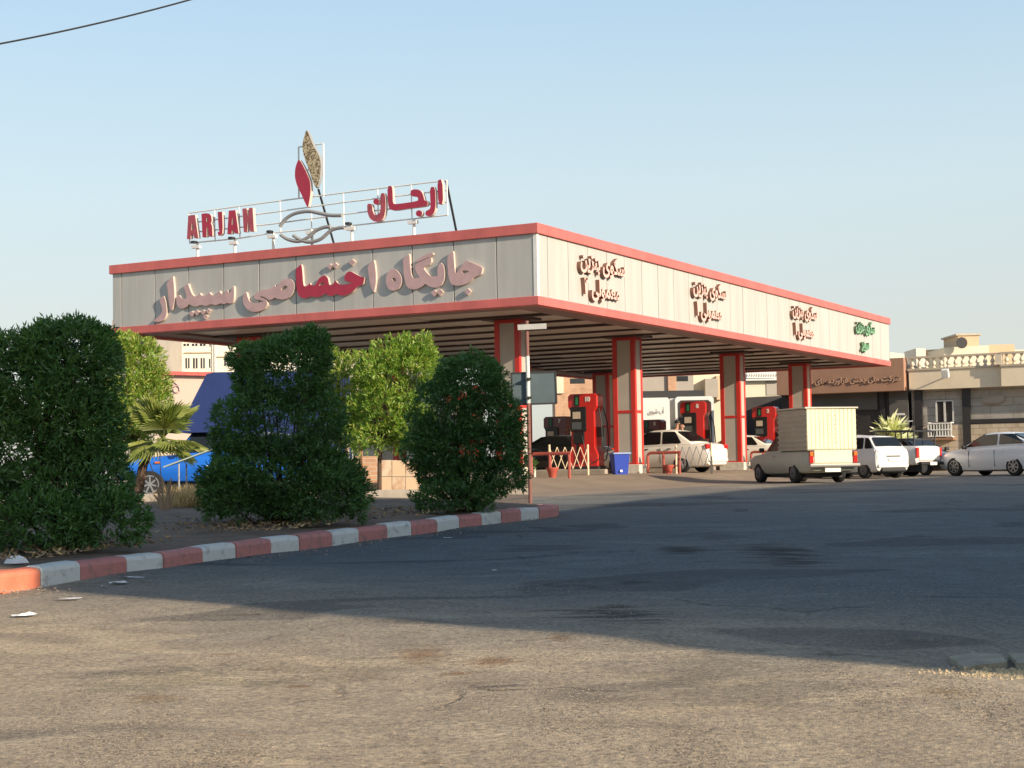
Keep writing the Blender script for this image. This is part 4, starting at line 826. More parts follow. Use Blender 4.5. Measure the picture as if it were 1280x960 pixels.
# white pickup with a roll bar frame
h = hd(-45); c = axle(wl(1111, 56.6), h, .74)
S4 = SEDAN(rear=-1.15, front=3.9, hw=.86, wb=2.9, r=.36, alloy=False, cab=(2.75, 2.1, .80, .66), zbelt=(1.02, 1.04), zroof=1.52,
    body=[(-1.15, .50, 1.02, .94), (-1.1, .42, 1.06, .99), (-.5, .40, 1.07, 1.), (.5, .38, 1.07, 1.), (1.6, .36, 1.06, 1.), (2.6, .36, 1.04, 1.), (3.1, .38, 1.0, .98), (3.6, .42, .92, .94), (3.9, .5, .8, .85)],
    sidewin=[[(1.45, .03), (2.55, .03), (2.08, .68), (1.5, .68)], [(.80, .03), (1.38, .03), (1.42, .68), (.90, .68)]],
    bits=[('tail_lamp', [((-1.16, sg * .78, .84), (.06, .15, .36)) for sg in (-1, 1)], 'tail'), ('tailgate', [((-1.17, 0, .80), (.05, 1.36, .46))], 'carsunwhite'), ('bumper', [((-1.24, 0, .46), (.16, 1.5, .12))], 'blackpl'), ('number_plate', [((-1.335, 0, .45), (.02, .46, .11))], 'plate'),
          ('side_mirror', [((2.6, sg * .98, 1.15), (.10, .18, .2)) for sg in (-1, 1)], 'carwhite2'), ('wheel_arch', [((0, sg * .87, .78), (.9, .05, .10)) for sg in (-1, 1)], 'blackpl')])
S4['cab'] = (2.9, 2.3, 1.35, 1.22); S4['sidewin'] = [[(1.95, .03), (2.70, .03), (2.28, .68), (2.0, .68)], [(1.42, .03), (1.88, .03), (1.93, .68), (1.46, .68)]]
t = car('rollbar_pickup', c, h, 'carwhite2', S4, label='white pickup with a black tube frame over its bed, below the caged window', cat='pickup')
for zz, x0 in ((1.62, -1.0), (1.32, -1.0)):
    b = MB(); pts = [(.70, -.72, zz), (x0 + .15, -.72, zz), (x0, -.70, zz - .08), (x0, -.70, 1.08)]
    b.tube(pts, .028, 8); b.tube([(p[0], -p[1], p[2]) for p in pts], .028, 8); b.tube([(x0 + .02, -.72, zz - .02), (x0 + .02, .72, zz - .02)], .028, 8)
    b.build('roll_bar', 'dark', t, smooth=True)
b = MB()
for xx in (-.5, .1, .6): b.tube([(xx, -.72, 1.07), (xx, -.72, 1.62)], .024, 6); b.tube([(xx, .72, 1.07), (xx, .72, 1.62)], .024, 6)
b.build('roll_bar_post', 'dark', t)
# dark car nose beyond the white pickup
h = (math.sin(R(150)), math.cos(R(150))); p = wl(1170, 60); p.x += -1.2; p.y += 2.1; p.z = G(p.x, p.y)
car('parked_car', p, h, 'carblack', SEDAN(bits=bits(-1.02, 3.42, .86, .84, .63)), label='dark saloon mostly hidden behind the white roll bar pickup', cat='car')

# blue truck beyond the planting bed
h = (-1, .03); fp = wl(188, 41.0)
c = Vector((fp.x + 2.75, fp.y + .80, fp.z))
S5 = SEDAN(rear=-1.3, front=3.62, hw=.86, wb=2.75, r=.36, alloy='w', cab=(2.10, 1.62, .80, .70), zbelt=(1.12, 1.14), zroof=1.80,
    body=[(-1.3, .55, 1.10, .98), (-1.2, .45, 1.12, 1.), (0, .42, 1.12, 1.), (1.2, .40, 1.12, 1.), (2.1, .40, 1.12, 1.), (2.6, .42, 1.08, .98), (3.2, .46, 1.02, .95), (3.55, .5, .95, .92), (3.62, .6, .85, .90)],
    sidewin=[[(.90, .03), (1.96, .03), (1.62, .68), (.92, .68)]],
    bits=[('headlamp', [((3.58, sg * .62, .84), (.10, .24, .2)) for sg in (-1, 1)], 'lamp'), ('indicator', [((2.55, sg * .862, .92), (.14, .03, .05)) for sg in (-1, 1)], 'amber'), ('bumper', [((3.70, 0, .55), (.12, 1.7, .16))], 'blackpl'), ('side_mirror', [((1.9, sg * 1.0, 1.28), (.10, .22, .26)) for sg in (-1, 1)], 'whitem'), ('stripe', [((1.0, .868, .92), (.22, .012, .05)), ((1.15, .868, .80), (.25, .012, .05))], 'white')])
t = car('blue_truck', c, h, 'carblue', S5, label='bright blue truck with a tall dark blue tarpaulin over its load, behind the bushes', cat='truck')
b = MB(); zt_ = at(262, 465.5, 41).z - c.z
xf = -(at(222, 540, 41).x - c.x); xs = -(at(262, 465, 41).x - c.x); xe = -(at(428, 470, 41.).x - c.x)
zl = at(222, 541, 41).z - c.z
b.prism([(xf, zl), (xs + .05, zt_ - .05), (xs - .15, zt_), (xe, zt_ - .02), (xe - .05, .95), (.6, .95), (.6, zl)], lambda a, z, d: Vector((a, d, z)), -.88, .88)
b.build('tarpaulin', 'tarp', t, bevel=.06)
b = MB(); b.tube([(xs - .9, -.5, zt_), (xs - .95, -.5, zt_ + .12), (xe + 1, -.5, zt_ + .13), (xe + .9, -.5, zt_)], .018, 6); b.tube([(xs - .9, .5, zt_), (xs - .95, .5, zt_ + .12), (xe + 1, .5, zt_ + .13), (xe + .9, .5, zt_)], .018, 6); b.build('roof_rail', 'whitem', t)
# pale tin lean-to between the bushes
a0 = at(204, 583, 36); a1 = at(318, 541, 36); a2 = at(441, 552, 36); ba = Vector((a1.x, 36, G(a1.x, 36)))
t = empty('tin_awning', ba, label='pale green sheet awning on thin poles in front of the blue truck', cat='awning')
b = MB()
for p0, p1 in ((a0, a1), (a1, a2)):
    q0, q1 = p0 - ba, p1 - ba; b.add([q0, q1, q1 + Vector((0, .9, .05)), q0 + Vector((0, .9, .05)), q0 - Vector((0, 0, .03)), q1 - Vector((0, 0, .03)), q1 + Vector((0, .9, .02)), q0 + Vector((0, .9, .02))], [(0, 1, 2, 3), (4, 5, 6, 7), (0, 1, 5, 4), (3, 2, 6, 7), (0, 3, 7, 4), (1, 2, 6, 5)])
b.build('roof_sheet', 'tin', t)
for xx, zz in ((a0.x + .35, a0.z + .08), (a2.x - .1, a2.z), (a2.x - .35, a2.z), (a1.x, a1.z)):
    for yy in (.02, .85):
        b = MB(); b.tube([(xx - ba.x, yy, 0), (xx - ba.x, yy, zz - ba.z - .03)], .02, 6); b.build('pole', 'grey', t)
c = at(442, 533, 35.2); b = MB(); b.box((0, 0, 0), (.40, .5, .03), mx=Matrix.Rotation(-.15, 4, 'Y')); 
gzz = G(c.x, c.y)
for dx_ in (-.16, .16): b.tube([(dx_, -.2, gzz - c.z), (dx_, -.2, -.01)], .02, 6); b.tube([(dx_, .2, gzz - c.z), (dx_, .2, -.01)], .02, 6)
o = b.build('tall_stand', 'wood', label='tall thin legged stand with a brown plank top, left of the light green tree', cat='stand'); o.location = c

# ---------------------------------------------------------------- people at the pumps
def person(loc, face, h, mats, label, bend=0.):
    t = empty('person', loc, face, label=label, cat='person', group='people by the pumps')
    def skin_mesh(name, chains, m, lev=1):
        vs, es, rs = [], [], []
        for ch in chains:
            for i, (p, r_) in enumerate(ch):
                key = tuple(p)
                vs.append(key); rs.append(r_)
                if i: es.append((len(vs) - 2, len(vs) - 1))
        me = bpy.data.meshes.new(name); me.from_pydata([Vector(v) * h for v in vs], es, []); o = bpy.data.objects.new(name, me); COL.objects.link(o)
        bm = bmesh.new(); bm.from_mesh(me); ly = bm.verts.layers.skin.verify(); bm.verts.ensure_lookup_table()
        for v, r_ in zip(bm.verts, rs): v[ly].radius = (r_ * h, r_ * h * .8)
        bmesh.ops.remove_doubles(bm, verts=bm.verts, dist=1e-4); bm.verts.ensure_lookup_table(); bm.verts[0][ly].use_root = True; bm.to_mesh(me); bm.free()
        o.modifiers.new('s', 'SKIN').use_smooth_shade = True; sd = o.modifiers.new('d', 'SUBSURF'); sd.levels = lev; sd.render_levels = lev
        dg = bpy.context.evaluated_depsgraph_get(); nm = bpy.data.meshes.new_from_object(o.evaluated_get(dg)); bpy.data.objects.remove(o)
        nm.materials.clear(); nm.materials.append(MT[m]); nm.polygons.foreach_set('use_smooth', [True] * len(nm.polygons))
        q = bpy.data.objects.new(name, nm); COL.objects.link(q); q.parent = t; return q
    f = bend
    pel = (0, 0, .53); ch_ = (.03 + f * .3, 0, .72); nk = (.04 + f * .5, 0, .835); hb = (.05 + f * .6, 0, .875); ht = (.06 + f * .7, 0, .955)
    ch = [[(pel, .085), (ch_, .095), (nk, .038), (hb, .052), (ht, .056)]]
    for sg in (-1, 1):
        ch.append([(pel, .085), ((0, sg * .055, .49), .058), ((.015, sg * .06, .28), .040), ((0, sg * .065, .05), .026), ((.05, sg * .065, .015), .020), ((.10, sg * .07, .012), .015)])
        ch.append([(ch_, .095), ((.03 + f * .35, sg * .115, .795), .036), ((.05 + f * .4, sg * .15, .64), .027), ((.17 + f * .4, sg * .12, .56), .020), ((.21 + f * .4, sg * .11, .555), .018)] + [])
        for k in range(4): ch.append([((.21 + f * .4, sg * .11, .555), .018), ((.235 + f * .4, sg * (.095 + k * .010), .55), .006), ((.255 + f * .4, sg * (.095 + k * .011), .535), .005)])
        ch.append([((.21 + f * .4, sg * .11, .555), .018), ((.225 + f * .4, sg * .085, .562), .006), ((.24 + f * .4, sg * .08, .555), .005)])
    ch.append([(ht, .056), ((.115 + f * .7, 0, .925), .010)])
    skin_mesh('body', ch, 'skin')
    skin_mesh('shirt', [[((0, 0, .50), .092), (ch_, .104), ((.035 + f * .45, 0, .80), .07)]] + [[(ch_, .104), ((.03 + f * .35, sg * .115, .795), .046), ((.045 + f * .4, sg * .14, .70), .038)] for sg in (-1, 1)], mats[0])
    skin_mesh('trousers', [[((0, 0, .53), .094), ((0, sg * .055, .48), .066), ((.015, sg * .06, .28), .050), ((0, sg * .065, .06), .040)] for sg in (-1, 1)], 'trouser')
    b = MB(); b.lathe(Vector(ht) * h + Vector((-.012 * h, 0, 0)), [(.060 * h, -.01 * h), (.064 * h, .015 * h), (.052 * h, .045 * h), (.025 * h, .06 * h)], 12); b.build('hair', mats[1], t, smooth=True)
    return t
MT['headscarf'] = mat('pale_hair', (.34, .18, .12), .7)
p = at(842, 521, 63.0); gz = P(22.4, 5.7).z + .15
p.z = gz; person(p, R(-30), 1.84, ('shirt', 'hair'), 'dark haired man in a beige shirt standing behind the white saloon roof', .05)
p = at(857.5, 528, 61.0); p.z = G(p.x, p.y); person(p, R(200), 1.76, ('shirtp', 'headscarf'), 'person in a pale pink top with head bowed beside the pump numbered 8', .08)

# ---------------------------------------------------------------- buildings behind
def facade_frame(px, Y, yaw_dir):      # origin under picture column px at depth Y; local x runs along dir
    p = at(px, 560, Y); p.z = G0(p.x, p.y); return p, math.atan2(yaw_dir.y, yaw_dir.x)
FD = -U2                               # pointing right in the picture
def fr(px, Y):
    o = at(px, 560, Y); o.z = float(G0(o.x, o.y)); mi = (Matrix.Translation(o) @ Matrix.Rotation(math.atan2(FD.y, FD.x), 4, 'Z')).inverted()
    def q(x, y, d=0.):                 # picture point -> (along, height) on the plane d in front of the facade
        nrm = V2; v = mi @ on_plane(x, y, o - V2 * d, nrm); return v.x, v.z
    return o, q
rzF = math.atan2(FD.y, FD.x)
# local frame: x along the facade to the right, y into the building, z up
o, q = fr(1138, 80)
bld = empty('station_office', o, rzF, label='beige single storey office with roof balustrade at the right', cat='building')
xr_ = 16.; zt_, zb_ = q(1200, 443 + 3)[1], 0
zc0 = q(1138, 487.5)[1]; zc1 = q(1138, 463.5)[1]; zr1 = q(1138, 446)[1]
b = MB(); b.bb(0, xr_, .5, 9, -.3, zc0); b.build('wall', 'stonegrey', bld)
b = MB(); b.bb(0, xr_, .36, .499, -.3, q(1250, 529)[1] - .0); b.build('lower_wall', 'stone', bld)
b = MB(); b.bb(.03, 4.6, 0, 1.2, zc0, zc1); b.bb(4.62, xr_, -.25, 1.2, zc0, zc1); b.build('parapet', 'parapet', bld)
b = MB(); b.bb(-.02, 4.6, -.06, .3, zc1, zc1 + .10); b.bb(4.58, xr_, -.31, .3, zc1 + .002, zc1 + .10); b.build('cornice', 'cornice', bld)
b = MB(); b.bb(0, 4.6, -.03, .2, zr1 - .10, zr1); b.bb(4.6, xr_, -.28, -.05, zr1 - .10, zr1 + .002); b.build('top_rail', 'cornice', bld)
bz0, bz1 = zc1 + .10, zr1 - .10; Hh = bz1 - bz0
x = .2; i = 0
while x < 11.5:
    b = MB(); yy = .09 if x < 4.5 else -.16
    if abs(x - 4.6) < .16: b.bb(-.16, .16, -.14, .14, 0, Hh)
    else: b.lathe((0, 0, 0), [(.10, 0), (.10, .06), (.05, .10), (.11, Hh * .32), (.12, Hh * .42), (.05, Hh * .72), (.045, Hh * .82), (.09, Hh * .92), (.09, Hh)], 10)
    oo = b.build('baluster', 'balus', bld, smooth=True); oo.location = (x, yy, bz0); x += .36
for px_ in (1146.5, 1206.5):
    xx = q(px_, 520)[0]; b = MB(); b.bb(xx - .20, xx + .18, .30, .5, -.2, zc0 - .002); b.build('pilaster', 'dark', bld)
xx = q(1209, 520)[0]; zz = q(1250, 525.5)[1]; b = MB(); b.bb(xx, xr_, .32, .5, zz - .10, zz + .10); b.build('band', 'dark', bld)
w0, w1 = q(1167.5, 501)[0], q(1188.5, 501)[0]; wz0, wz1 = q(1178, 527)[1], q(1178, 501.5)[1]
b = MB(); b.bb(w0, w1, .44, .49, wz0, wz1); wn = b.build('window', 'winpane', bld)
b = MB(); b.bb(w0 - .04, w0 + .04, .40, .5, wz0, wz1); b.bb(w1 - .04, w1 + .04, .40, .5, wz0, wz1); b.bb((w0 + w1) / 2 - .05, (w0 + w1) / 2 + .05, .40, .5, wz0, wz1); b.bb(w0, w1, .40, .5, wz1, wz1 + .06); b.build('window_frame', 'winframe', wn)
# caged cooler
c0, c1 = q(1161, 530)[0], q(1189.5, 530)[0]; z0, z1 = q(1175, 546)[1], q(1175, 528.5)[1]
t = empty('caged_cooler', bld.matrix_world @ Vector((0, 0, 0)) if False else o, rzF, label='white barred cage around an air cooler under the office window', cat='air cooler')
b = MB(); b.bb(c0 + .12, c1 - .12, -.05, .40, z0 + .06, z1 - .08); b.build('cooler', 'shutter', t)
b = MB(); n = 9
for i in range(n):
    x_ = c0 + (c1 - c0) * i / (n - 1); b.bb(x_ - .03, x_ + .03, -.16, -.11, z0, z1)
for z_ in (z0 + .03, (z0 + z1) / 2, z1 - .03): b.bb(c0, c1, -.18, -.13, z_ - .03, z_ + .03)
for x_ in (c0, c1):
    for z_ in (z0, z1): b.bb(x_ - .03, x_ + .03, -.13, .36, z_ - .03, z_ + .03)
b.build('cage', 'white', t)
b = MB(); b.bb(c0 - .1, c1 + .1, -.2, .36, z0 - .16, z0 - .05); b.build('shelf', 'wood', t)
# floodlight on the parapet
f0 = q(1182, 469)[0]; fz = q(1182, 470)[1]; t = empty('floodlight', o, rzF, label='white floodlight fixed to the office parapet', cat='lamp')
b = MB(); b.box((f0 + .12, -.55, fz + .1), (.34, .25, .42), mx=Matrix.Rotation(.35, 4, 'X')); b.build('housing', 'white', t, bevel=.02)
b = MB(); b.tube([(f0 + .12, -.02, fz), (f0 + .12, -.42, fz + .02)], .035, 6); b.build('bracket', 'dark', t)
# wall plaque and small fittings
a_, z_ = q(1240, 500)[0], q(1240, 499)[1]; b = MB(); b.prism([(.55 * math.cos(k) + a_, .22 * math.sin(k) + z_) for k in np.linspace(0, 2 * PI, 17)[:-1]], lambda x, z, d: Vector((x, d, z)), .30, .5); oo = b.build('wall_plaque', 'concrete', label='oval stone plaque on the shaded office wall', cat='plaque'); oo.location = o; oo.rotation_euler.z = rzF
# brown fascia building
zb0 = q(1040, 492)[1]; zb1 = q(1135, 447.3)[1]; xl = q(974, 500)[0]
sh = empty('fuel_company_office', o, rzF, label='shop building with a plain brown sign fascia behind the far end of the canopy', cat='building')
b = MB(); b.bb(xl, -.12, -.35, .4, zb0, zb1); b.build('fascia', 'brownfascia', sh, bevel=.02)
b = MB(); b.bb(xl, -.12, .4, 9, -.3, zb1 - .3); b.build('wall', 'shop', sh)
b = MB(); x0 = q(1010, 520)[0]; x1 = q(1095, 520)[0]; b.bb(x0, x1, .30, .398, q(1050, 513)[1], zb0 - .002); b.build('shutter_box', 'shutter', sh)
for xa_, xb_, zk in ((q(1098, 520)[0], q(1104, 520)[0], zb0), (q(1110, 520)[0], q(1143, 520)[0] - .2, zb0)):
    b = MB(); b.bb(xa_, min(xb_, -.13), .28, .398, -.2, zk - .003); b.build('shopfront', 'shutter' if xb_ - xa_ > 1 else 'dark', sh)
b = MB(); b.bb(q(1118, 520)[0], q(1129, 520)[0], .24, .279, q(1120, 519)[1], q(1120, 516.5)[1]); b.bb(q(1128, 530)[0], q(1142, 530)[0] - .12, .24, .279, q(1130, 527)[1], q(1130, 525.8)[1]); b.build('notice', 'white', sh)
tx0, _ = q(1018, 470, .35); tx1, _ = q(1126, 470, .35); tz = q(1072, 475, .35)[1]
ftxt = 'شرکت ملی پخش فراورده های نفتی'
data = text_mesh(ftxt, 1.25, .03, .028); xs_ = [v.x for v in data[0]]
full = max(xs_) - min(xs_); k_ = (tx1 - tx0) / (full * .855)
t = empty('fascia_lettering', o, rzF, label='raised Persian company name on the brown fascia', cat='sign')
shape_obj('letter', data, lambda a, b_, c: (tx1 + (a - max(xs_)) * k_, -.385 - c, tz + b_ * k_ * 1.0), ['bletter', 'bletside'], t)
# roofs behind
def block(name, x0, x1, ytop, Y, mt, label, dep=6, ybot=None, extra=None):
    a_, c_ = at(x0, ytop[0], Y), at(x1, ytop[1], Y); t = empty(name, (a_.x, Y, 0), label=label, cat='building')
    z0 = (G0(a_.x, Y) - .3) if ybot is None else at(x0, ybot, Y).z
    b = MB(); b.prism([(0, z0), (c_.x - a_.x, z0), (c_.x - a_.x, c_.z), (0, a_.z)], lambda x, z, d: Vector((x, d, z)), 0, dep); b.build('wall', mt, t)
    return t, a_, c_
def bwin(t, a_, Y, x0, x1, y0, y1, mt='winpane', nm='window', out=.03):
    p0, p1 = at(x0, y1, Y), at(x1, y0, Y); b = MB(); b.bb(p0.x - a_.x, p1.x - a_.x, -out, .05, p0.z, p1.z); return b.build(nm, mt, t)
t, a_, c_ = block('house', 1180, 1236, (434.5, 431.5), 104, 'render', 'cream roof storey with a square stair tower above the balustrade', 8)
b = MB(); p0, p1 = at(1203, 431, 104), at(1229, 417.5, 104); b.bb(p0.x - a_.x, p1.x - a_.x, 1, 4.5, p0.z - 1, p1.z); tw = b.build('stair_tower', 'render2', t)
b = MB(); b.bb(p0.x - a_.x - .15, p1.x - a_.x + .15, .9, 4.6, p1.z, p1.z + .12); b.build('tower_cap', 'cornice', tw)
b = MB(); p2 = at(1204, 428, 103); b.lathe((p2.x - a_.x, -.6, p2.z), [(.05, .12), (.3, .05), (.38, -.05)], 12, 'Y'); b.build('satellite_dish', 'dark', t)
block('house', 1236, 1268, (431, 430), 106, 'render2', 'plain cream roof storey right of the stair tower', 6)
block('house', 1267, 1300, (437, 437), 110, 'render', 'sliver of cream building at the right edge above the balustrade', 6)
block('house', 1156, 1181, (437.5, 436), 108, 'render2', 'low peach roof storey left of the stair tower', 6)
block('house', 1145, 1157, (435.5, 435.5), 100, 'aptwall', 'small white roof hut behind the left end of the balustrade', 3)
block('house', 1112, 1134, (440, 443), 104, 'aptwall', 'white roof edge showing just right of the canopy end', 6)
# behind the canopy
t, a_, c_ = block('house', 693, 758, (455, 455), 112, 'brick', 'peach brick house seen between the first and second columns', 8)
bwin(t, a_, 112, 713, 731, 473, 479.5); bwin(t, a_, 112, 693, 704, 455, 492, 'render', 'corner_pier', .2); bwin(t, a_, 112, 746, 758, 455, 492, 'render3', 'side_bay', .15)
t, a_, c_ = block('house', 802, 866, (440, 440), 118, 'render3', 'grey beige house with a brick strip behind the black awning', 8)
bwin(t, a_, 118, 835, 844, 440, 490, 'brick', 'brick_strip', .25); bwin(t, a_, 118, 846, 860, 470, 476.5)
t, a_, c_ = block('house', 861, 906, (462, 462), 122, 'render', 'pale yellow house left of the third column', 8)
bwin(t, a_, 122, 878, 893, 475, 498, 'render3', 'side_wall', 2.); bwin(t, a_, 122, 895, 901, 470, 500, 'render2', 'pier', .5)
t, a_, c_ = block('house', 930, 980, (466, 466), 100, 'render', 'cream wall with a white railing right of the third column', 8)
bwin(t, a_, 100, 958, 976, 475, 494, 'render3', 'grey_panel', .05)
b = MB()
for i in range(14): x_ = 934 + i * 3; p0 = at(x_, 473, 99.8); b.lathe((p0.x - a_.x, -.3, p0.z), [(.12, 0), (.05, .1), (.14, .25), (.05, .38), (.12, .45)], 8)
p0, p1 = at(932, 475, 99.8), at(977, 473, 99.8); b.bb(p0.x - a_.x, p1.x - a_.x, -.42, -.2, p0.z - .05, p0.z + .04)
b.build('railing', 'white', t)
t, a_, c_ = block('shop_row', 926, 992, (497, 494), 92, 'shop', 'dark maroon shopfront behind the pump numbered 2', 5)
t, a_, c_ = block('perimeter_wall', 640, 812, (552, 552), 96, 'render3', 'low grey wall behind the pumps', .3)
# black awning and vans
p0, p1 = at(800, 489, 90), at(880, 488, 90); t = empty('shade_awning', (p0.x, 90, G0(p0.x, 90)), label='long black shade awning above the white vans', cat='awning')
zz = p0.z - float(G0(p0.x, 90)); b = MB(); b.bb(0, p1.x - p0.x, 0, 3, zz - .45, zz); b.build('shade_cloth', 'dark', t)
for x_ in (.3, 1.9, 3.5):
    b = MB(); b.tube([(x_, .1, 0), (x_, .1, zz - .4)], .05, 6); b.build('post', 'grey', t)
def van(x0, x1, ytop, Y, label, door=False):
    p0, p1 = at(x0, ytop, Y), at(x1, ytop, Y); g = float(G0(p0.x, Y)); w_ = p1.x - p0.x; zz = p0.z - g
    t = empty('white_van', (p0.x, Y, g), label=label, cat='van')
    b = MB(); b.prism([(0, .4), (w_, .4), (w_, zz - .12), (w_ - .12, zz), (.12, zz), (0, zz - .12)], lambda x, z, d: Vector((x, d, z)), 0, 4.2); bd = b.build('body', 'steelsheet', t, bevel=.03)
    b = MB(); b.prism([(.14, .5), (w_ - .14, .5), (w_ - .14, zz - .35), (w_ - .3, zz - .2), (.3, zz - .2), (.14, zz - .35)], lambda x, z, d: Vector((x, d, z)), -.03, .05); b.build('rear_door', 'shop' if door else 'steelsheet', t)
    for x_ in (.25, w_ - .25):
        for y_ in (.8, 3.4): b = MB(); b.lathe((x_, y_, .36), [(.36, -.12), (.36, .12)], 16, 'X'); b.build('wheel', 'tyre', t)
    b = MB(); b.bb(.1, w_ - .1, -.12, .0, .42, .55); b.build('bumper', 'dark', t)
    return t, w_, zz
van(844, 892, 496, 88, 'white high roofed van framed behind the pump numbered 8', True)
t, w_, zz = van(798, 837, 497.5, 87.5, 'white box van with dark Persian writing left of the pump numbered 8')
dat = text_mesh('آب شیرین', .40, .01, .0); shape_obj('lettering', dat, lambda a, b_, c: (w_ * .55 + a * .55, -.06 - c, zz - .75 + b_), ['grey', 'grey'], t)
p0 = at(837.5, 498, 88.4); b = MB(); g = float(G0(p0.x, 88.4)); b.bb(0, .32, 0, 3, 0, p0.z - g); oo = b.build('gate_pier', 'steelgrey', label='narrow grey concrete pier between the two white vans', cat='pier'); oo.location = (p0.x, 88.4, g)
# left side: apartments, kiosk wall
t, a_, c_ = block('apartment_block', 197, 420, (400, 400), 150, 'aptwall', 'cream apartment block with rows of narrow windows behind the left end of the canopy', 14)
for x_, y_, w2, h2 in ((213, 430, 5, 8), (229.5, 431, 7, 3), (240, 431, 7, 3), (250, 431, 7, 3), (213, 455, 5.5, 11), (232, 454, 5, 13), (241.5, 454, 5.5, 13), (251, 454, 5, 13), (261.5, 454, 4.5, 11), (280.5, 452, 4.5, 11), (262, 431, 4, 4), (305, 452, 5, 12), (318, 452, 5, 12)):
    wv = bwin(t, a_, 150, x_, x_ + w2, y_ - h2 / 2, y_ + h2 / 2)
    p0, p1 = at(x_, y_ + h2 / 2, 150), at(x_ + w2, y_ - h2 / 2, 150); xm = (p0.x + p1.x) / 2 - a_.x
    b = MB(); b.bb(xm - .04, xm + .04, -.06, .02, p0.z, p1.z); b.build('mullion', 'winframe', wv)
for x_ in (199, 223, 225.5, 266, 269):
    p0 = at(x_, 466, 150); b = MB(); b.bb(p0.x - a_.x - .05, p0.x - a_.x + .05, -.12, .0, p0.z - 3, p0.z + 6); b.build('drainpipe', 'winframe', t)
for y_, x0, x1 in ((441, 231, 265), (449, 204, 221), (446, 272, 290), (466, 225, 268)):
    p0, p1 = at(x0, y_, 150), at(x1, y_, 150); b = MB(); b.bb(p0.x - a_.x, p1.x - a_.x, -.15, .0, p0.z - .04, p0.z + .06); b.build('ledge', 'cornice', t)
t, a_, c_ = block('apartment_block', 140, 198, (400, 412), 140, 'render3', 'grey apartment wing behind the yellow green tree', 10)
bwin(t, a_, 140, 172, 180, 423, 438); bwin(t, a_, 140, 186, 194.5, 425, 439)
t, a_, c_ = block('kiosk', 193, 470, (468, 474), 78, 'pinkrender', 'pale pink station kiosk wall with a red roof edge, left of the truck', 5)
b = MB(); b.prism([(-.1, a_.z - .02), (c_.x - a_.x, c_.z - .02), (c_.x - a_.x, c_.z + .16), (-.1, a_.z + .16)], lambda x, z, d: Vector((x, d, z)), -.25, 5.2); b.build('roof_edge', 'red', t)
b = MB(); p0 = at(221, 484, 78); rr_ = .17
b.tube([(p0.x - a_.x + rr_ * math.cos(k) * .9, -.04, p0.z - .1 + rr_ * math.sin(k)) for k in np.linspace(0, 2 * PI, 14)], .035, 6); b.tube([(p0.x - a_.x - .1, -.04, p0.z + .25), (p0.x - a_.x + .12, -.04, p0.z + .05)], .03, 6); b.build('emblem', 'letpink', t)
t, a_, c_ = block('rendered_wall', 400, 566, (441, 446), 74, 'render', 'tall cream rendered wall behind the light green trees', 2)
# marble slabs against the wall under the tree
g = at(500, 600, 40); t = empty('slab_stack', (g.x, 40, G(g.x, 40)), label='upright marble slabs leaning in a row behind the light green tree', cat='stone slabs')
for i, (x0, x1) in enumerate(((474, 490), (490, 507), (507, 527))):
    for j, (y0, y1) in enumerate(((613, 596), (595.5, 575))):
        p0, p1 = at(x0, y0, 40), at(x1, y1, 40); b = MB(); z0_ = p0.z - G(g.x, 40) if j else -.02
        b.bb(p0.x - g.x + .01, p1.x - g.x - .01, -.03 + .01 * i, .03 + .01 * i, z0_, p1.z - G(g.x, 40)); b.build('slab', 'marble' if (i + j) % 2 else 'render2', t)
p0, p1 = at(440, 611, 41), at(474, 570, 41); b = MB(); g = G(p0.x, 41); b.bb(0, p1.x - p0.x, 0, .2, 0, p1.z - g); oo = b.build('brick_pier', 'brick', label='low brick pier left of the marble slabs', cat='wall'); oo.location = (p0.x, 41, g)

# ---------------------------------------------------------------- overhead cable
pa, pb = at(-260, 92, 26), at(330, -28, 30); pts = []
for i in range(41):
    f_ = i / 40; p = pa.lerp(pb, f_); p.z -= .42 * 4 * f_ * (1 - f_) * .55; pts.append(p)
e0, e1 = pa + (pa - pb) * .4, pb + (pb - pa) * .8
b = MB(); b.tube([e0] + pts + [e1], .017, 6); b.build('overhead_cable', 'cable', label='thin black overhead cable crossing the top left corner of the sky', cat='cable')

# ---------------------------------------------------------------- vegetation
def leaf_mesh(name, centers, dirs, L, Wd, mats, parent, probs=None, bend=.25, up_=None):
    n = len(centers); C = np.asarray(centers, float); Dv = np.asarray(dirs, float); Dv /= np.linalg.norm(Dv, axis=1)[:, None] + 1e-9
    rv = nr.normal(size=(n, 3)); S_ = np.cross(Dv, rv); S_ /= np.linalg.norm(S_, axis=1)[:, None] + 1e-9
    N_ = np.cross(S_, Dv); l = (L * nr.uniform(.65, 1.25, n))[:, None]; w_ = (Wd * nr.uniform(.7, 1.2, n))[:, None]
    p0 = C; p1 = C + Dv * l * .5 + S_ * w_ / 2 + N_ * l * .04; p2 = C + Dv * l + N_ * -l * bend * .5; p3 = C + Dv * l * .5 - S_ * w_ / 2 + N_ * l * .04
    v = np.stack([p0, p1, p2, p3], 1).reshape(-1, 3)
    me = bpy.data.meshes.new(name); me.vertices.add(len(v)); me.vertices.foreach_set('co', v.ravel()); me.loops.add(4 * n); me.loops.foreach_set('vertex_index', np.arange(4 * n, dtype=np.int32))
    me.polygons.add(n); me.polygons.foreach_set('loop_start', np.arange(0, 4 * n, 4, dtype=np.int32)); me.polygons.foreach_set('loop_total', np.full(n, 4, dtype=np.int32))
    for m in mats: me.materials.append(MT[m])
    me.polygons.foreach_set('material_index', nr.choice(len(mats), n, p=probs).astype(np.int32)); me.update(); me.validate()
    o = bpy.data.objects.new(name, me); COL.objects.link(o); o.parent = parent; return o
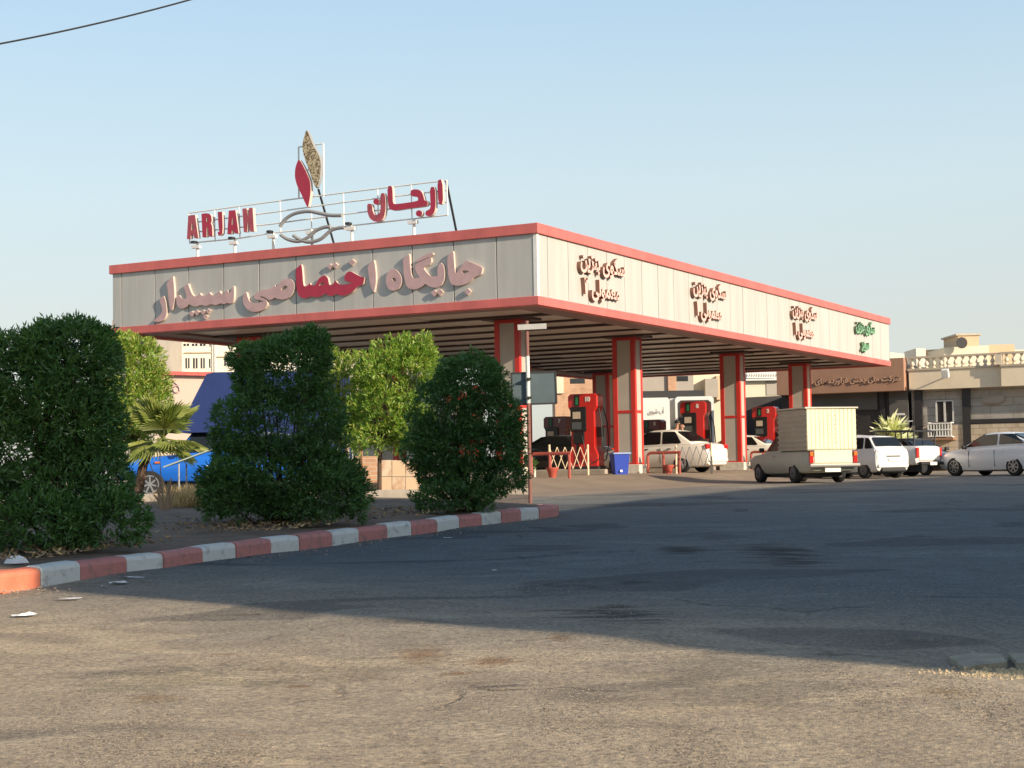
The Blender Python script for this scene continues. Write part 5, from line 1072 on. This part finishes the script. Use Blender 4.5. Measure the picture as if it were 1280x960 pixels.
def blob_pts(lobes, n, depth=.35, noise_=.12):
    """points on and just under the surface of a union of ellipsoids, with an outward direction"""
    lob = np.array(lobes, float); area = (lob[:, 3] * lob[:, 4] + lob[:, 4] * lob[:, 5] + lob[:, 3] * lob[:, 5]); pr = area / area.sum()
    pts, out = [], []
    ph = nr.uniform(0, 6, (6, 3)); fr_ = nr.uniform(1.5, 5, (6, 3))
    while len(pts) < n:
        k = nr.choice(len(lob), p=pr); d = nr.normal(size=3); d /= np.linalg.norm(d)
        if d[2] < -.75: continue
        r_ = 1 - depth * nr.random() ** 2.2
        nz = sum(np.sin(d @ fr_[j] * 1.6 + ph[j, 0] + k) for j in range(6)) / 6 * noise_ * 1.6
        c = lob[k, :3]; R_ = lob[k, 3:6]; p = c + d * R_ * (r_ + nz)
        ins = False
        for j in range(len(lob)):
            if j != k and np.sum(((p - lob[j, :3]) / lob[j, 3:6]) ** 2) < .22: ins = True; break
        if ins: continue
        pts.append(p); out.append(d / R_)
    return np.array(pts), np.array(out)
def bush(name, base, lobes, nclump, per, L, Wd, mats, probs, label, cat, trunk=None, nz=.17, group=None, gaps=.12, droop=-.1, tmat='bush_trunk', red=0, tilt=1.1):
    t = empty(name, base, label=label, cat=cat, group=group)
    c, d = blob_pts(lobes, nclump, noise_=nz, depth=.4 if nz < .2 else .6); d /= np.linalg.norm(d, axis=1)[:, None]
    # gaps where whole patches are thin
    ph = nr.uniform(0, 6, 3); g = np.sin(c[:, 0] * 3.1 + ph[0]) * np.sin(c[:, 2] * 3.7 + ph[1]) * np.sin(c[:, 1] * 2.9 + ph[2]); keep = (g > -.55) | (nr.random(len(c)) > gaps * 5)
    c, d = c[keep], d[keep]; C = np.repeat(c, per, 0) + nr.normal(size=(len(c) * per, 3)) * L * .22
    Dv = np.repeat(d, per, 0) * .8 + nr.normal(size=(len(c) * per, 3)) * .62; Dv[:, 2] += droop + .25
    leaf_mesh('foliage', C, Dv, L, Wd, mats, t, probs)
    # stems reaching into the crown
    b = MB(); tr = trunk or [((0, 0, -.05), .05)]
    sel = nr.choice(len(c), min(len(c), 46), replace=False); b0 = Vector((0, 0, -.05))
    for i in sel:
        e_ = Vector(c[i]) * 1.0; mid = b0.lerp(e_, .45) + Vector(nr.normal(size=3) * .06); st = Vector((nr.normal() * .08, nr.normal() * .08, -.05)) if trunk is None else Vector(trunk[1][0])
        if trunk is not None: mid = st.lerp(e_, .5) + Vector((0, 0, .06))
        b.tube([st, mid, e_ * .97 + st * .03], [.022, .014, .005], 5)
    if trunk is not None: b.tube([Vector(p) for p, _ in trunk], [r_ for _, r_ in trunk], 8)
    b.build('stem', tmat, t)
    if red:
        k = nr.choice(len(c), red); leaf_mesh('blossom', np.repeat(c[k], 6, 0) + nr.normal(size=(red * 6, 3)) * .04, nr.normal(size=(red * 6, 3)), L * .8, Wd * 1.6, ['leafred'], t)
    return t
def lobe(x, y, Y, rx, ry, rz, base, dy=0):   # picture ellipse (radii in pixels) at depth Y -> local lobe
    p = at(x, y, Y + dy) - base; k = (Y + dy) / F; return (p.x, p.y, p.z, rx * k, ry * k, rz * k)
def base_at(x, Y, dz=.0): p = at(x, 600, Y); return Vector((p.x, Y, bedz(p.x, Y) + dz - .03))
B = base_at(85, 17.6)
bush('oleander_bush', B, [lobe(95, 462, 17.6, 55, 60, 66, B), lobe(40, 490, 17.6, 62, 62, 62, B, .3), lobe(20, 560, 17.6, 75, 70, 62, B, .1), lobe(105, 540, 17.6, 50, 60, 62, B), lobe(85, 615, 17.6, 72, 60, 52, B, -.2), lobe(135, 650, 17.6, 52, 50, 38, B, -.5), lobe(50, 655, 17.6, 75, 50, 40, B, -.7), lobe(30, 470, 17.6, 52, 50, 58, B), lobe(88, 438, 17.6, 44, 50, 38, B), lobe(60, 450, 17.6, 40, 50, 42, B), lobe(70, 520, 17.6, 70, 66, 60, B), lobe(-40, 610, 17.6, 70, 60, 80, B), lobe(125, 440, 17.6, 20, 25, 28, B, .1), lobe(-30, 520, 17.6, 50, 50, 66, B), lobe(128, 600, 17.6, 34, 40, 34, B)],
     7600, 8, .085, .022, ['leafdark', 'leafdark2'], (.72, .28), 'large dark green bush at the left edge, widest at its foot', 'bush', red=3)
B = base_at(350, 21.6)
bush('oleander_bush', B, [lobe(352, 470, 21.6, 58, 55, 48, B), lobe(375, 445, 21.6, 40, 40, 30, B), lobe(350, 530, 21.6, 82, 65, 60, B), lobe(352, 600, 21.6, 102, 75, 55, B), lobe(300, 620, 21.6, 52, 50, 36, B, -.3), lobe(410, 618, 21.6, 52, 50, 38, B, -.3), lobe(312, 448, 21.6, 26, 25, 18, B), lobe(392, 425, 21.6, 16, 18, 16, B)],
     6200, 8, .085, .022, ['leafdark', 'leafdark2'], (.78, .22), 'tall cone shaped dark green bush in the middle of the planting bed', 'bush')
B = base_at(578, 24.6)
bush('oleander_bush', B, [lobe(586, 488, 24.6, 50, 48, 42, B), lobe(588, 470, 24.6, 34, 36, 28, B), lobe(560, 520, 24.6, 46, 50, 50, B), lobe(610, 530, 24.6, 44, 50, 48, B), lobe(580, 560, 24.6, 58, 55, 36, B), lobe(588, 598, 24.6, 44, 40, 28, B, -.2), lobe(568, 622, 24.6, 50, 40, 20, B, -.4), lobe(630, 596, 24.6, 28, 34, 24, B), lobe(622, 560, 24.6, 32, 40, 40, B), lobe(545, 560, 24.6, 40, 44, 40, B), lobe(545, 588, 24.6, 22, 30, 26, B, .2)],
     5200, 8, .085, .022, ['leafdark', 'leafdark2'], (.86, .14), 'rounded dark green bush beside the sign pole at the end of the kerb', 'bush', gaps=.16)
# sunlit saplings behind
B = base_at(474, 33.)
bush('leafy_sapling', B, [lobe(490, 470, 33, 46, 46, 40, B), lobe(520, 470, 33, 30, 36, 46, B), lobe(478, 520, 33, 42, 44, 48, B), lobe(500, 440, 33, 20, 20, 20, B), lobe(532, 450, 33, 12, 16, 30, B), lobe(457, 470, 33, 14, 16, 30, B), lobe(515, 540, 33, 34, 34, 36, B), lobe(472, 545, 33, 34, 34, 26, B)],
     2600, 7, .11, .03, ['leaflight', 'leaflight2'], (.75, .25), 'light green sunlit young tree between the cone shaped and rounded bushes', 'tree', trunk=[((0, 0, -.1), .05), ((.02, 0, 1.2), .04), ((.3, 0, 2.2), .02)], gaps=.2, tmat='trunk', droop=.5, nz=.3)
B = base_at(425, 34.2)
bush('leafy_sapling', B, [lobe(430, 490, 34.2, 34, 40, 46, B), lobe(415, 460, 34.2, 22, 26, 24, B), lobe(440, 535, 34.2, 34, 36, 34, B), lobe(455, 500, 34.2, 30, 34, 40, B)],
     1400, 7, .11, .03, ['leaflight', 'leaflight2'], (.5, .5), 'yellowish sunlit young tree just right of the cone shaped bush', 'tree', trunk=[((0, 0, -.1), .05), ((.02, 0, 1.), .04), ((.05, 0, 2.), .02)], gaps=.2, tmat='trunk', droop=.5, nz=.3)
B = wl(165, 44.5)
bush('leafy_tree', B, [lobe(160, 470, 44.5, 46, 46, 50, B), lobe(180, 500, 44.5, 32, 36, 40, B), lobe(150, 440, 44.5, 28, 30, 22, B), lobe(150, 540, 44.5, 46, 40, 40, B)],
     2600, 7, .14, .04, ['leaflight', 'leaflight2'], (.6, .4), 'bright yellow green tree beside the large bush at left', 'tree', trunk=[((0, 0, -.1), .09), ((.02, 0, 1.3), .07), ((0, 0, 2.6), .03)], gaps=.15, tmat='trunk', red=5, droop=.4, nz=.26)
# fan palm
def fan_palm(base, crown, n, R_, label, mt='palm'):
    t = empty('fan_palm', base, label=label, cat='palm')
    cz = crown - base; b = MB(); b.tube([(0, 0, -.1), (cz.x * .3, cz.y * .5, cz.z * .6), tuple(cz - Vector((0, 0, .1)))], [.13, .11, .10], 10); b.build('trunk', 'trunk', t)
    for i in range(n):
        az = 2 * PI * i / n + nr.uniform(-.3, .3); el = nr.uniform(-.75, 1.15)
        if i % 3 == 0: el = nr.uniform(.8, 1.4)
        d = Vector((math.cos(az) * math.cos(el), math.sin(az) * math.cos(el) * .8, math.sin(el))); s_ = d.cross(Vector((0, 0, 1))).normalized(); nn = s_.cross(d).normalized()
        stem = R_ * nr.uniform(.35, .6); c = cz + d * stem; b = MB(); b.tube([cz, c], [.02, .012], 5)
        m_ = 22; bl = R_ * nr.uniform(.75, 1.)
        for k in range(m_):
            a_ = (k / (m_ - 1) - .5) * 2.9; dd = (d * math.cos(a_) + s_ * math.sin(a_)).normalized(); l_ = bl * (1 - .25 * abs(a_) / 1.45) * nr.uniform(.85, 1.05)
            pr_ = (s_ * math.cos(a_) - d * math.sin(a_)).normalized(); w2 = .022
            p0, p1, p2 = c, c + dd * l_ * .55 + nn * .03, c + dd * l_ - Vector((0, 0, .12 * l_))
            b.add([p0, p1 + pr_ * w2, p2, p1 - pr_ * w2], [(0, 1, 2, 3)]); b.add([p0, p1 + nn * .01, p2], [(0, 1, 2)])
        b.build('frond', mt, t)
bp_ = wl(169, 38.3); fan_palm(bp_, at(203, 548, 38.3), 24, .95, 'fan palm with yellow green fronds in front of the blue truck')
# variegated plant
p = gpt(1112, 61.5); t = empty('variegated_plant', p, label='tall plant with cream striped leaves behind the white hatchback', cat='plant')
cs_, ds_ = [], []
for zc, nl, rr_ in ((at(1112, 540, 61.5).z - p.z, 110, .62), (at(1120, 556, 61.5).z - p.z, 90, .45)):
    for k in range(nl):
        d = nr.normal(size=3); d[2] = abs(d[2]) * .8 + .05; cs_.append((0 if rr_ > .5 else .3, 0, zc + nr.uniform(-.1, .1))); ds_.append(d)
leaf_mesh('foliage', cs_, ds_, .72, .17, ['yucca'], t, bend=.5)
b = MB(); b.lathe((0, 0, 0), [(.25, 0), (.32, .5), (.34, .55)], 14); b.build('pot', 'clay', t)
b = MB(); b.tube([(0, 0, .5), (0, 0, at(1112, 540, 61.5).z - p.z)], .05, 6); b.tube([(0, 0, .5), (.3, 0, at(1120, 556, 61.5).z - p.z)], .04, 6); b.build('stem', 'trunk', t)
# bare shrub and dry grass in the bed
B = base_at(207, 25.6); b = MB()
for (x_, y_, r_) in ((178, 552, .010), (196, 607, .03), (199, 560, .010), (214, 598, .03), (222, 603, .012), (210, 600, .022), (192, 618, .02), (228, 590, .008)):
    e_ = at(x_, y_, 25.6) - B; b.tube([(nr.uniform(-.05, .05), 0, -.05), e_ * .45 + Vector((nr.uniform(-.04, .04), 0, .03)), e_], [r_ + .014, r_, r_ * .4], 6)
o_ = b.build('bare_shrub', 'drystem', label='leafless pale stems standing in the bed left of the cone shaped bush', cat='shrub'); o_.location = B
cs_, ds_ = [], []
for k in range(2600):
    x_ = nr.normal(242, 17); p = base_at(x_, nr.uniform(27.6, 30.2)); cs_.append(tuple(p)); d = nr.normal(size=3) * .5; d[2] = 1; ds_.append(tuple(d))
cl_, dl_ = [], []
for k in range(2600):
    bx_ = (85, 17.2) if k % 3 == 0 else ((350, 21.2) if k % 3 == 1 else (578, 24.3)); x_ = bx_[0] + nr.normal() * 75; y_ = bx_[1] + nr.normal() * 1.1
    q_ = at(x_, 600, max(y_, bx_[1] - 1.6)); kd = min((Vector((q_.x - p_.x, q_.y - p_.y, 0)).length for p_ in KL))
    kxx = np.interp(q_.y, [p_.y for p_ in KL], [p_.x for p_ in KL])
    if kd < .40 or q_.x > kxx - .35 or q_.y > 25.6: continue
    cl_.append((q_.x, q_.y, bedz(q_.x, q_.y) + .03)); d = nr.normal(size=3); d[2] = abs(d[2]) * .25; dl_.append(tuple(d))
lt_ = leaf_mesh('leaf_litter', cl_, dl_, .08, .024, ['drystem', 'drygrass'], None, (.7, .3), bend=.4); tag(lt_, 'dry fallen leaves on the soil under the bushes', 'leaves', kind='stuff')
rt = leaf_mesh('dry_grass', cs_, ds_, .34, .014, ['drygrass'], None, bend=.8); tag(rt, 'dry yellow grass growing against the low wall', 'grass', kind='stuff')
# green weeds by the sign pole
B = gpt(655, 47.); bush('small_shrub', B, [(0, 0, .35, .26, .26, .34)], 120, 6, .11, .035, ['leafdark', 'leafdark2'], (.5, .5), 'small green potted shrub at the foot of the first column', 'shrub')
# rubble under the bushes
def scrap(px, py, s_, label, mt='paperw', nm='paper_scrap', cat='litter', flat=.25):
    p = ground_px(px, py); b = MB(); n = 9
    ring_ = [(s_ * (1 + nr.uniform(-.3, .3)) * math.cos(2 * PI * k / n), s_ * .6 * (1 + nr.uniform(-.3, .3)) * math.sin(2 * PI * k / n)) for k in range(n)]
    vs = [(0, 0, s_ * flat)] + [(x, y, abs(nr.normal()) * s_ * flat * .35 + .004) for x, y in ring_] + [(x * .5, y * .5, s_ * flat * nr.uniform(.3, 1.2)) for x, y in ring_]
    fs = [(0, 1 + n + k, 1 + n + (k + 1) % n) for k in range(n)] + [(1 + n + k, 1 + k, 1 + (k + 1) % n, 1 + n + (k + 1) % n) for k in range(n)]
    b.add(vs, fs); o = b.build(nm, mt, label=label, cat=cat, group='litter on the road'); o.location = (p.x, p.y, p.z + .004); o.rotation_euler.z = nr.uniform(-.4, .4); return o
scrap(88, 749, .095, 'flat white paper lying in the sun just past the sunlit kerb', flat=.1)
scrap(32, 771, .10, 'crumpled white paper nearest the bottom left of the picture')
scrap(165, 723, .11, 'flattened white paper in the shade beside the third white kerb length', flat=.12)
scrap(150, 730, .09, 'torn pale paper just below the flattened paper by the kerb')
scrap(130, 734, .04, 'tiny white scrap close to the second kerb length', flat=.2)
scrap(560, 673, .07, 'white scrap on the shaded road below the rounded bush', flat=.15)
scrap(571, 676, .06, 'second white scrap on the shaded road, just right of the first', flat=.15)
scrap(618, 714, .035, 'small white blob standing in for a windscreen reflection over the shaded road', flat=.3)  # windscreen reflection blob, modelled as a pale scrap
p = base_at(20, 15.8); b = MB(); n_ = 14; vs_ = [(0, 0, .09)]
for k in range(n_): a_ = 2 * PI * k / n_; q_ = .16 * nr.uniform(.7, 1.2); vs_ += [(q_ * math.cos(a_), q_ * math.sin(a_), 0), (q_ * .75 * math.cos(a_), q_ * .75 * math.sin(a_), nr.uniform(.03, .11)), (q_ * .35 * math.cos(a_), q_ * .35 * math.sin(a_), nr.uniform(.05, .14))]
b.add(vs_, [f_ for k in range(n_) for f_ in ((1 + 3 * k, 1 + 3 * ((k + 1) % n_), 2 + 3 * ((k + 1) % n_), 2 + 3 * k), (2 + 3 * k, 2 + 3 * ((k + 1) % n_), 3 + 3 * ((k + 1) % n_), 3 + 3 * k), (3 + 3 * k, 3 + 3 * ((k + 1) % n_), 0))]); o_ = b.build('plastic_bag', 'paperw', label='crumpled white bag on the soil behind the kerb at the far left', cat='litter'); o_.location = p; o_.scale = (.7, .5, .6)
# broken slabs at the right
def slab(pts, h, mt, label, nm='broken_slab'):
    q = [ground_px(*p) for p in pts]; c = sum(q, Vector()) / len(q); b = MB()
    qs = []
    for i in range(len(q)):
        a_, e_ = q[i], q[(i + 1) % len(q)]; n_ = max(2, int((e_ - a_).length / .06))
        for k in range(n_): p = a_.lerp(e_, k / n_); qs.append((p.x - c.x + nr.uniform(-.012, .012), p.y - c.y + nr.uniform(-.012, .012)))
    b.prism(qs, lambda x, y, z: Vector((x, y, z)), -.05, h)
    o = b.build(nm, mt, bevel=.008, label=label, cat='slab', group='broken paving at the right'); o.location = c; return o
MT['brokenslab'] = mat('broken_slab', (.34, .30, .22), .9, var=.25, scale=6, bump=1., bscale=45)
slab([(1186, 824), (1216, 819), (1252, 821), (1258, 833), (1205, 840)], .022, 'brokenslab', 'cracked flat slab of old paving left of the edge chunk')
slab([(1262, 822), (1300, 822), (1310, 838), (1272, 836)], .03, 'brokenslab', 'chunk of old paving cut by the right edge of the picture')

# loose grit: along the kerb foot, and washed out sand by the broken slabs
def grit(name, fn, n, s0, s1, m, label):
    vs, fs = [], []
    oc = [(1, 0, 0), (0, 1, 0), (-1, 0, 0), (0, -1, 0), (0, 0, 1), (0, 0, -.4)]; of = [(0, 1, 4), (1, 2, 4), (2, 3, 4), (3, 0, 4), (1, 0, 5), (2, 1, 5), (3, 2, 5), (0, 3, 5)]
    for i in range(n):
        x, y = fn(); z = G(x, y) + .002; r_ = s0 + (s1 - s0) * nr.random() ** 3; a_ = nr.uniform(0, 6); q = nr.uniform(.6, 1.2, 6); k = len(vs)
        for j, (u_, v_, w_) in enumerate(oc): vs.append((x + (u_ * math.cos(a_) - v_ * math.sin(a_)) * r_ * q[j], y + (u_ * math.sin(a_) + v_ * math.cos(a_)) * r_ * q[j], z + w_ * r_ * .6 * q[j]))
        fs += [tuple(k + t_ for t_ in f) for f in of]
    b = MB(); b.add(vs, fs); b.build(name, m, label=label, cat='gravel', kind='stuff')
MT['grit'] = mat('grit', (.40, .33, .24), .9, col2=(.22, .18, .14), scale=3); MT['sand'] = mat('sand_lumps', (.50, .38, .22), .95, var=.2, scale=5)
kx = [(p.x, p.y) for p in KL]
def near_kerb():
    i = nr.integers(1, len(kx) - 1); f_ = nr.random(); d = abs(nr.normal()) * .32 + .01
    return kx[i][0] * (1 - f_) + kx[i + 1][0] * f_ + d * .9, kx[i][1] * (1 - f_) + kx[i + 1][1] * f_ - d * .35
grit('gravel', near_kerb, 1500, .004, .022, 'grit', 'loose grit and small stones along the foot of the kerb')
def anywhere():
    y = nr.uniform(5.8, 24); return nr.uniform(-.34, .34) * y, y
grit('gravel', anywhere, 1400, .003, .011, 'grit', 'sparse small stones scattered across the road')
sp0 = ground_px(1245, 845)
def sandy(): return sp0.x + nr.normal() * .32, sp0.y + nr.normal() * .10
grit('sand', sandy, 1500, .006, .03, 'sand', 'rough yellow sand spilling out below the broken slabs')

# chippings standing proud of the worn surface in the nearest metres
def chippings(name, n, mats, probs, label):
    y = 5.6 + 8.5 * nr.random(n) ** 1.7; x = nr.uniform(-.345, .345, n) * y
    z = G0(x, y) + .012 * np.sin(x * 1.3 + y * .7) + .01 * np.sin(y * 1.9 - x * .6) + .008 * np.sin(x * 3.1 + 1.7 * np.sin(y * .9))
    r_ = .003 + .0062 * nr.random(n) ** 2.4
    oc = np.array([(1, 0, 0), (0, 1, 0), (-1, 0, 0), (0, -1, 0), (0, 0, .5)], float); of = np.array([(0, 1, 4), (1, 2, 4), (2, 3, 4), (3, 0, 4)])
    a_ = nr.uniform(0, 6, n); q = nr.uniform(.6, 1.25, (n, 5, 1)); V = oc[None] * q * r_[:, None, None]
    X = V[..., 0] * np.cos(a_)[:, None] - V[..., 1] * np.sin(a_)[:, None] + x[:, None]; Y = V[..., 0] * np.sin(a_)[:, None] + V[..., 1] * np.cos(a_)[:, None] + y[:, None]
    Vv = np.stack([X, Y, V[..., 2] + z[:, None] - .001], -1).reshape(-1, 3); Ff = (of[None] + (np.arange(n) * 5)[:, None, None]).reshape(-1, 3)
    me = bpy.data.meshes.new(name); me.vertices.add(len(Vv)); me.vertices.foreach_set('co', Vv.ravel()); m_ = len(Ff)
    me.loops.add(3 * m_); me.loops.foreach_set('vertex_index', Ff.ravel().astype(np.int32)); me.polygons.add(m_)
    me.polygons.foreach_set('loop_start', np.arange(0, 3 * m_, 3, dtype=np.int32)); me.polygons.foreach_set('loop_total', np.full(m_, 3, dtype=np.int32))
    for k in mats: me.materials.append(MT[k])
    me.polygons.foreach_set('material_index', np.repeat(nr.choice(len(mats), n, p=probs), 4).astype(np.int32)); me.update(); me.validate()
    o = bpy.data.objects.new(name, me); COL.objects.link(o); tag(o, label, 'gravel', kind='stuff')
MT['chip_a'] = mat('chip_tan', (.34, .27, .19), .95, var=.2, scale=2); MT['chip_b'] = mat('chip_pale', (.42, .35, .26), .95, var=.2, scale=2); MT['chip_c'] = mat('chip_dark', (.17, .135, .10), .95)
chippings('gravel', 80000, ['chip_a', 'chip_b', 'chip_c'], (.5, .14, .36), 'coarse stone chippings bedded in the worn road surface nearest the camera')
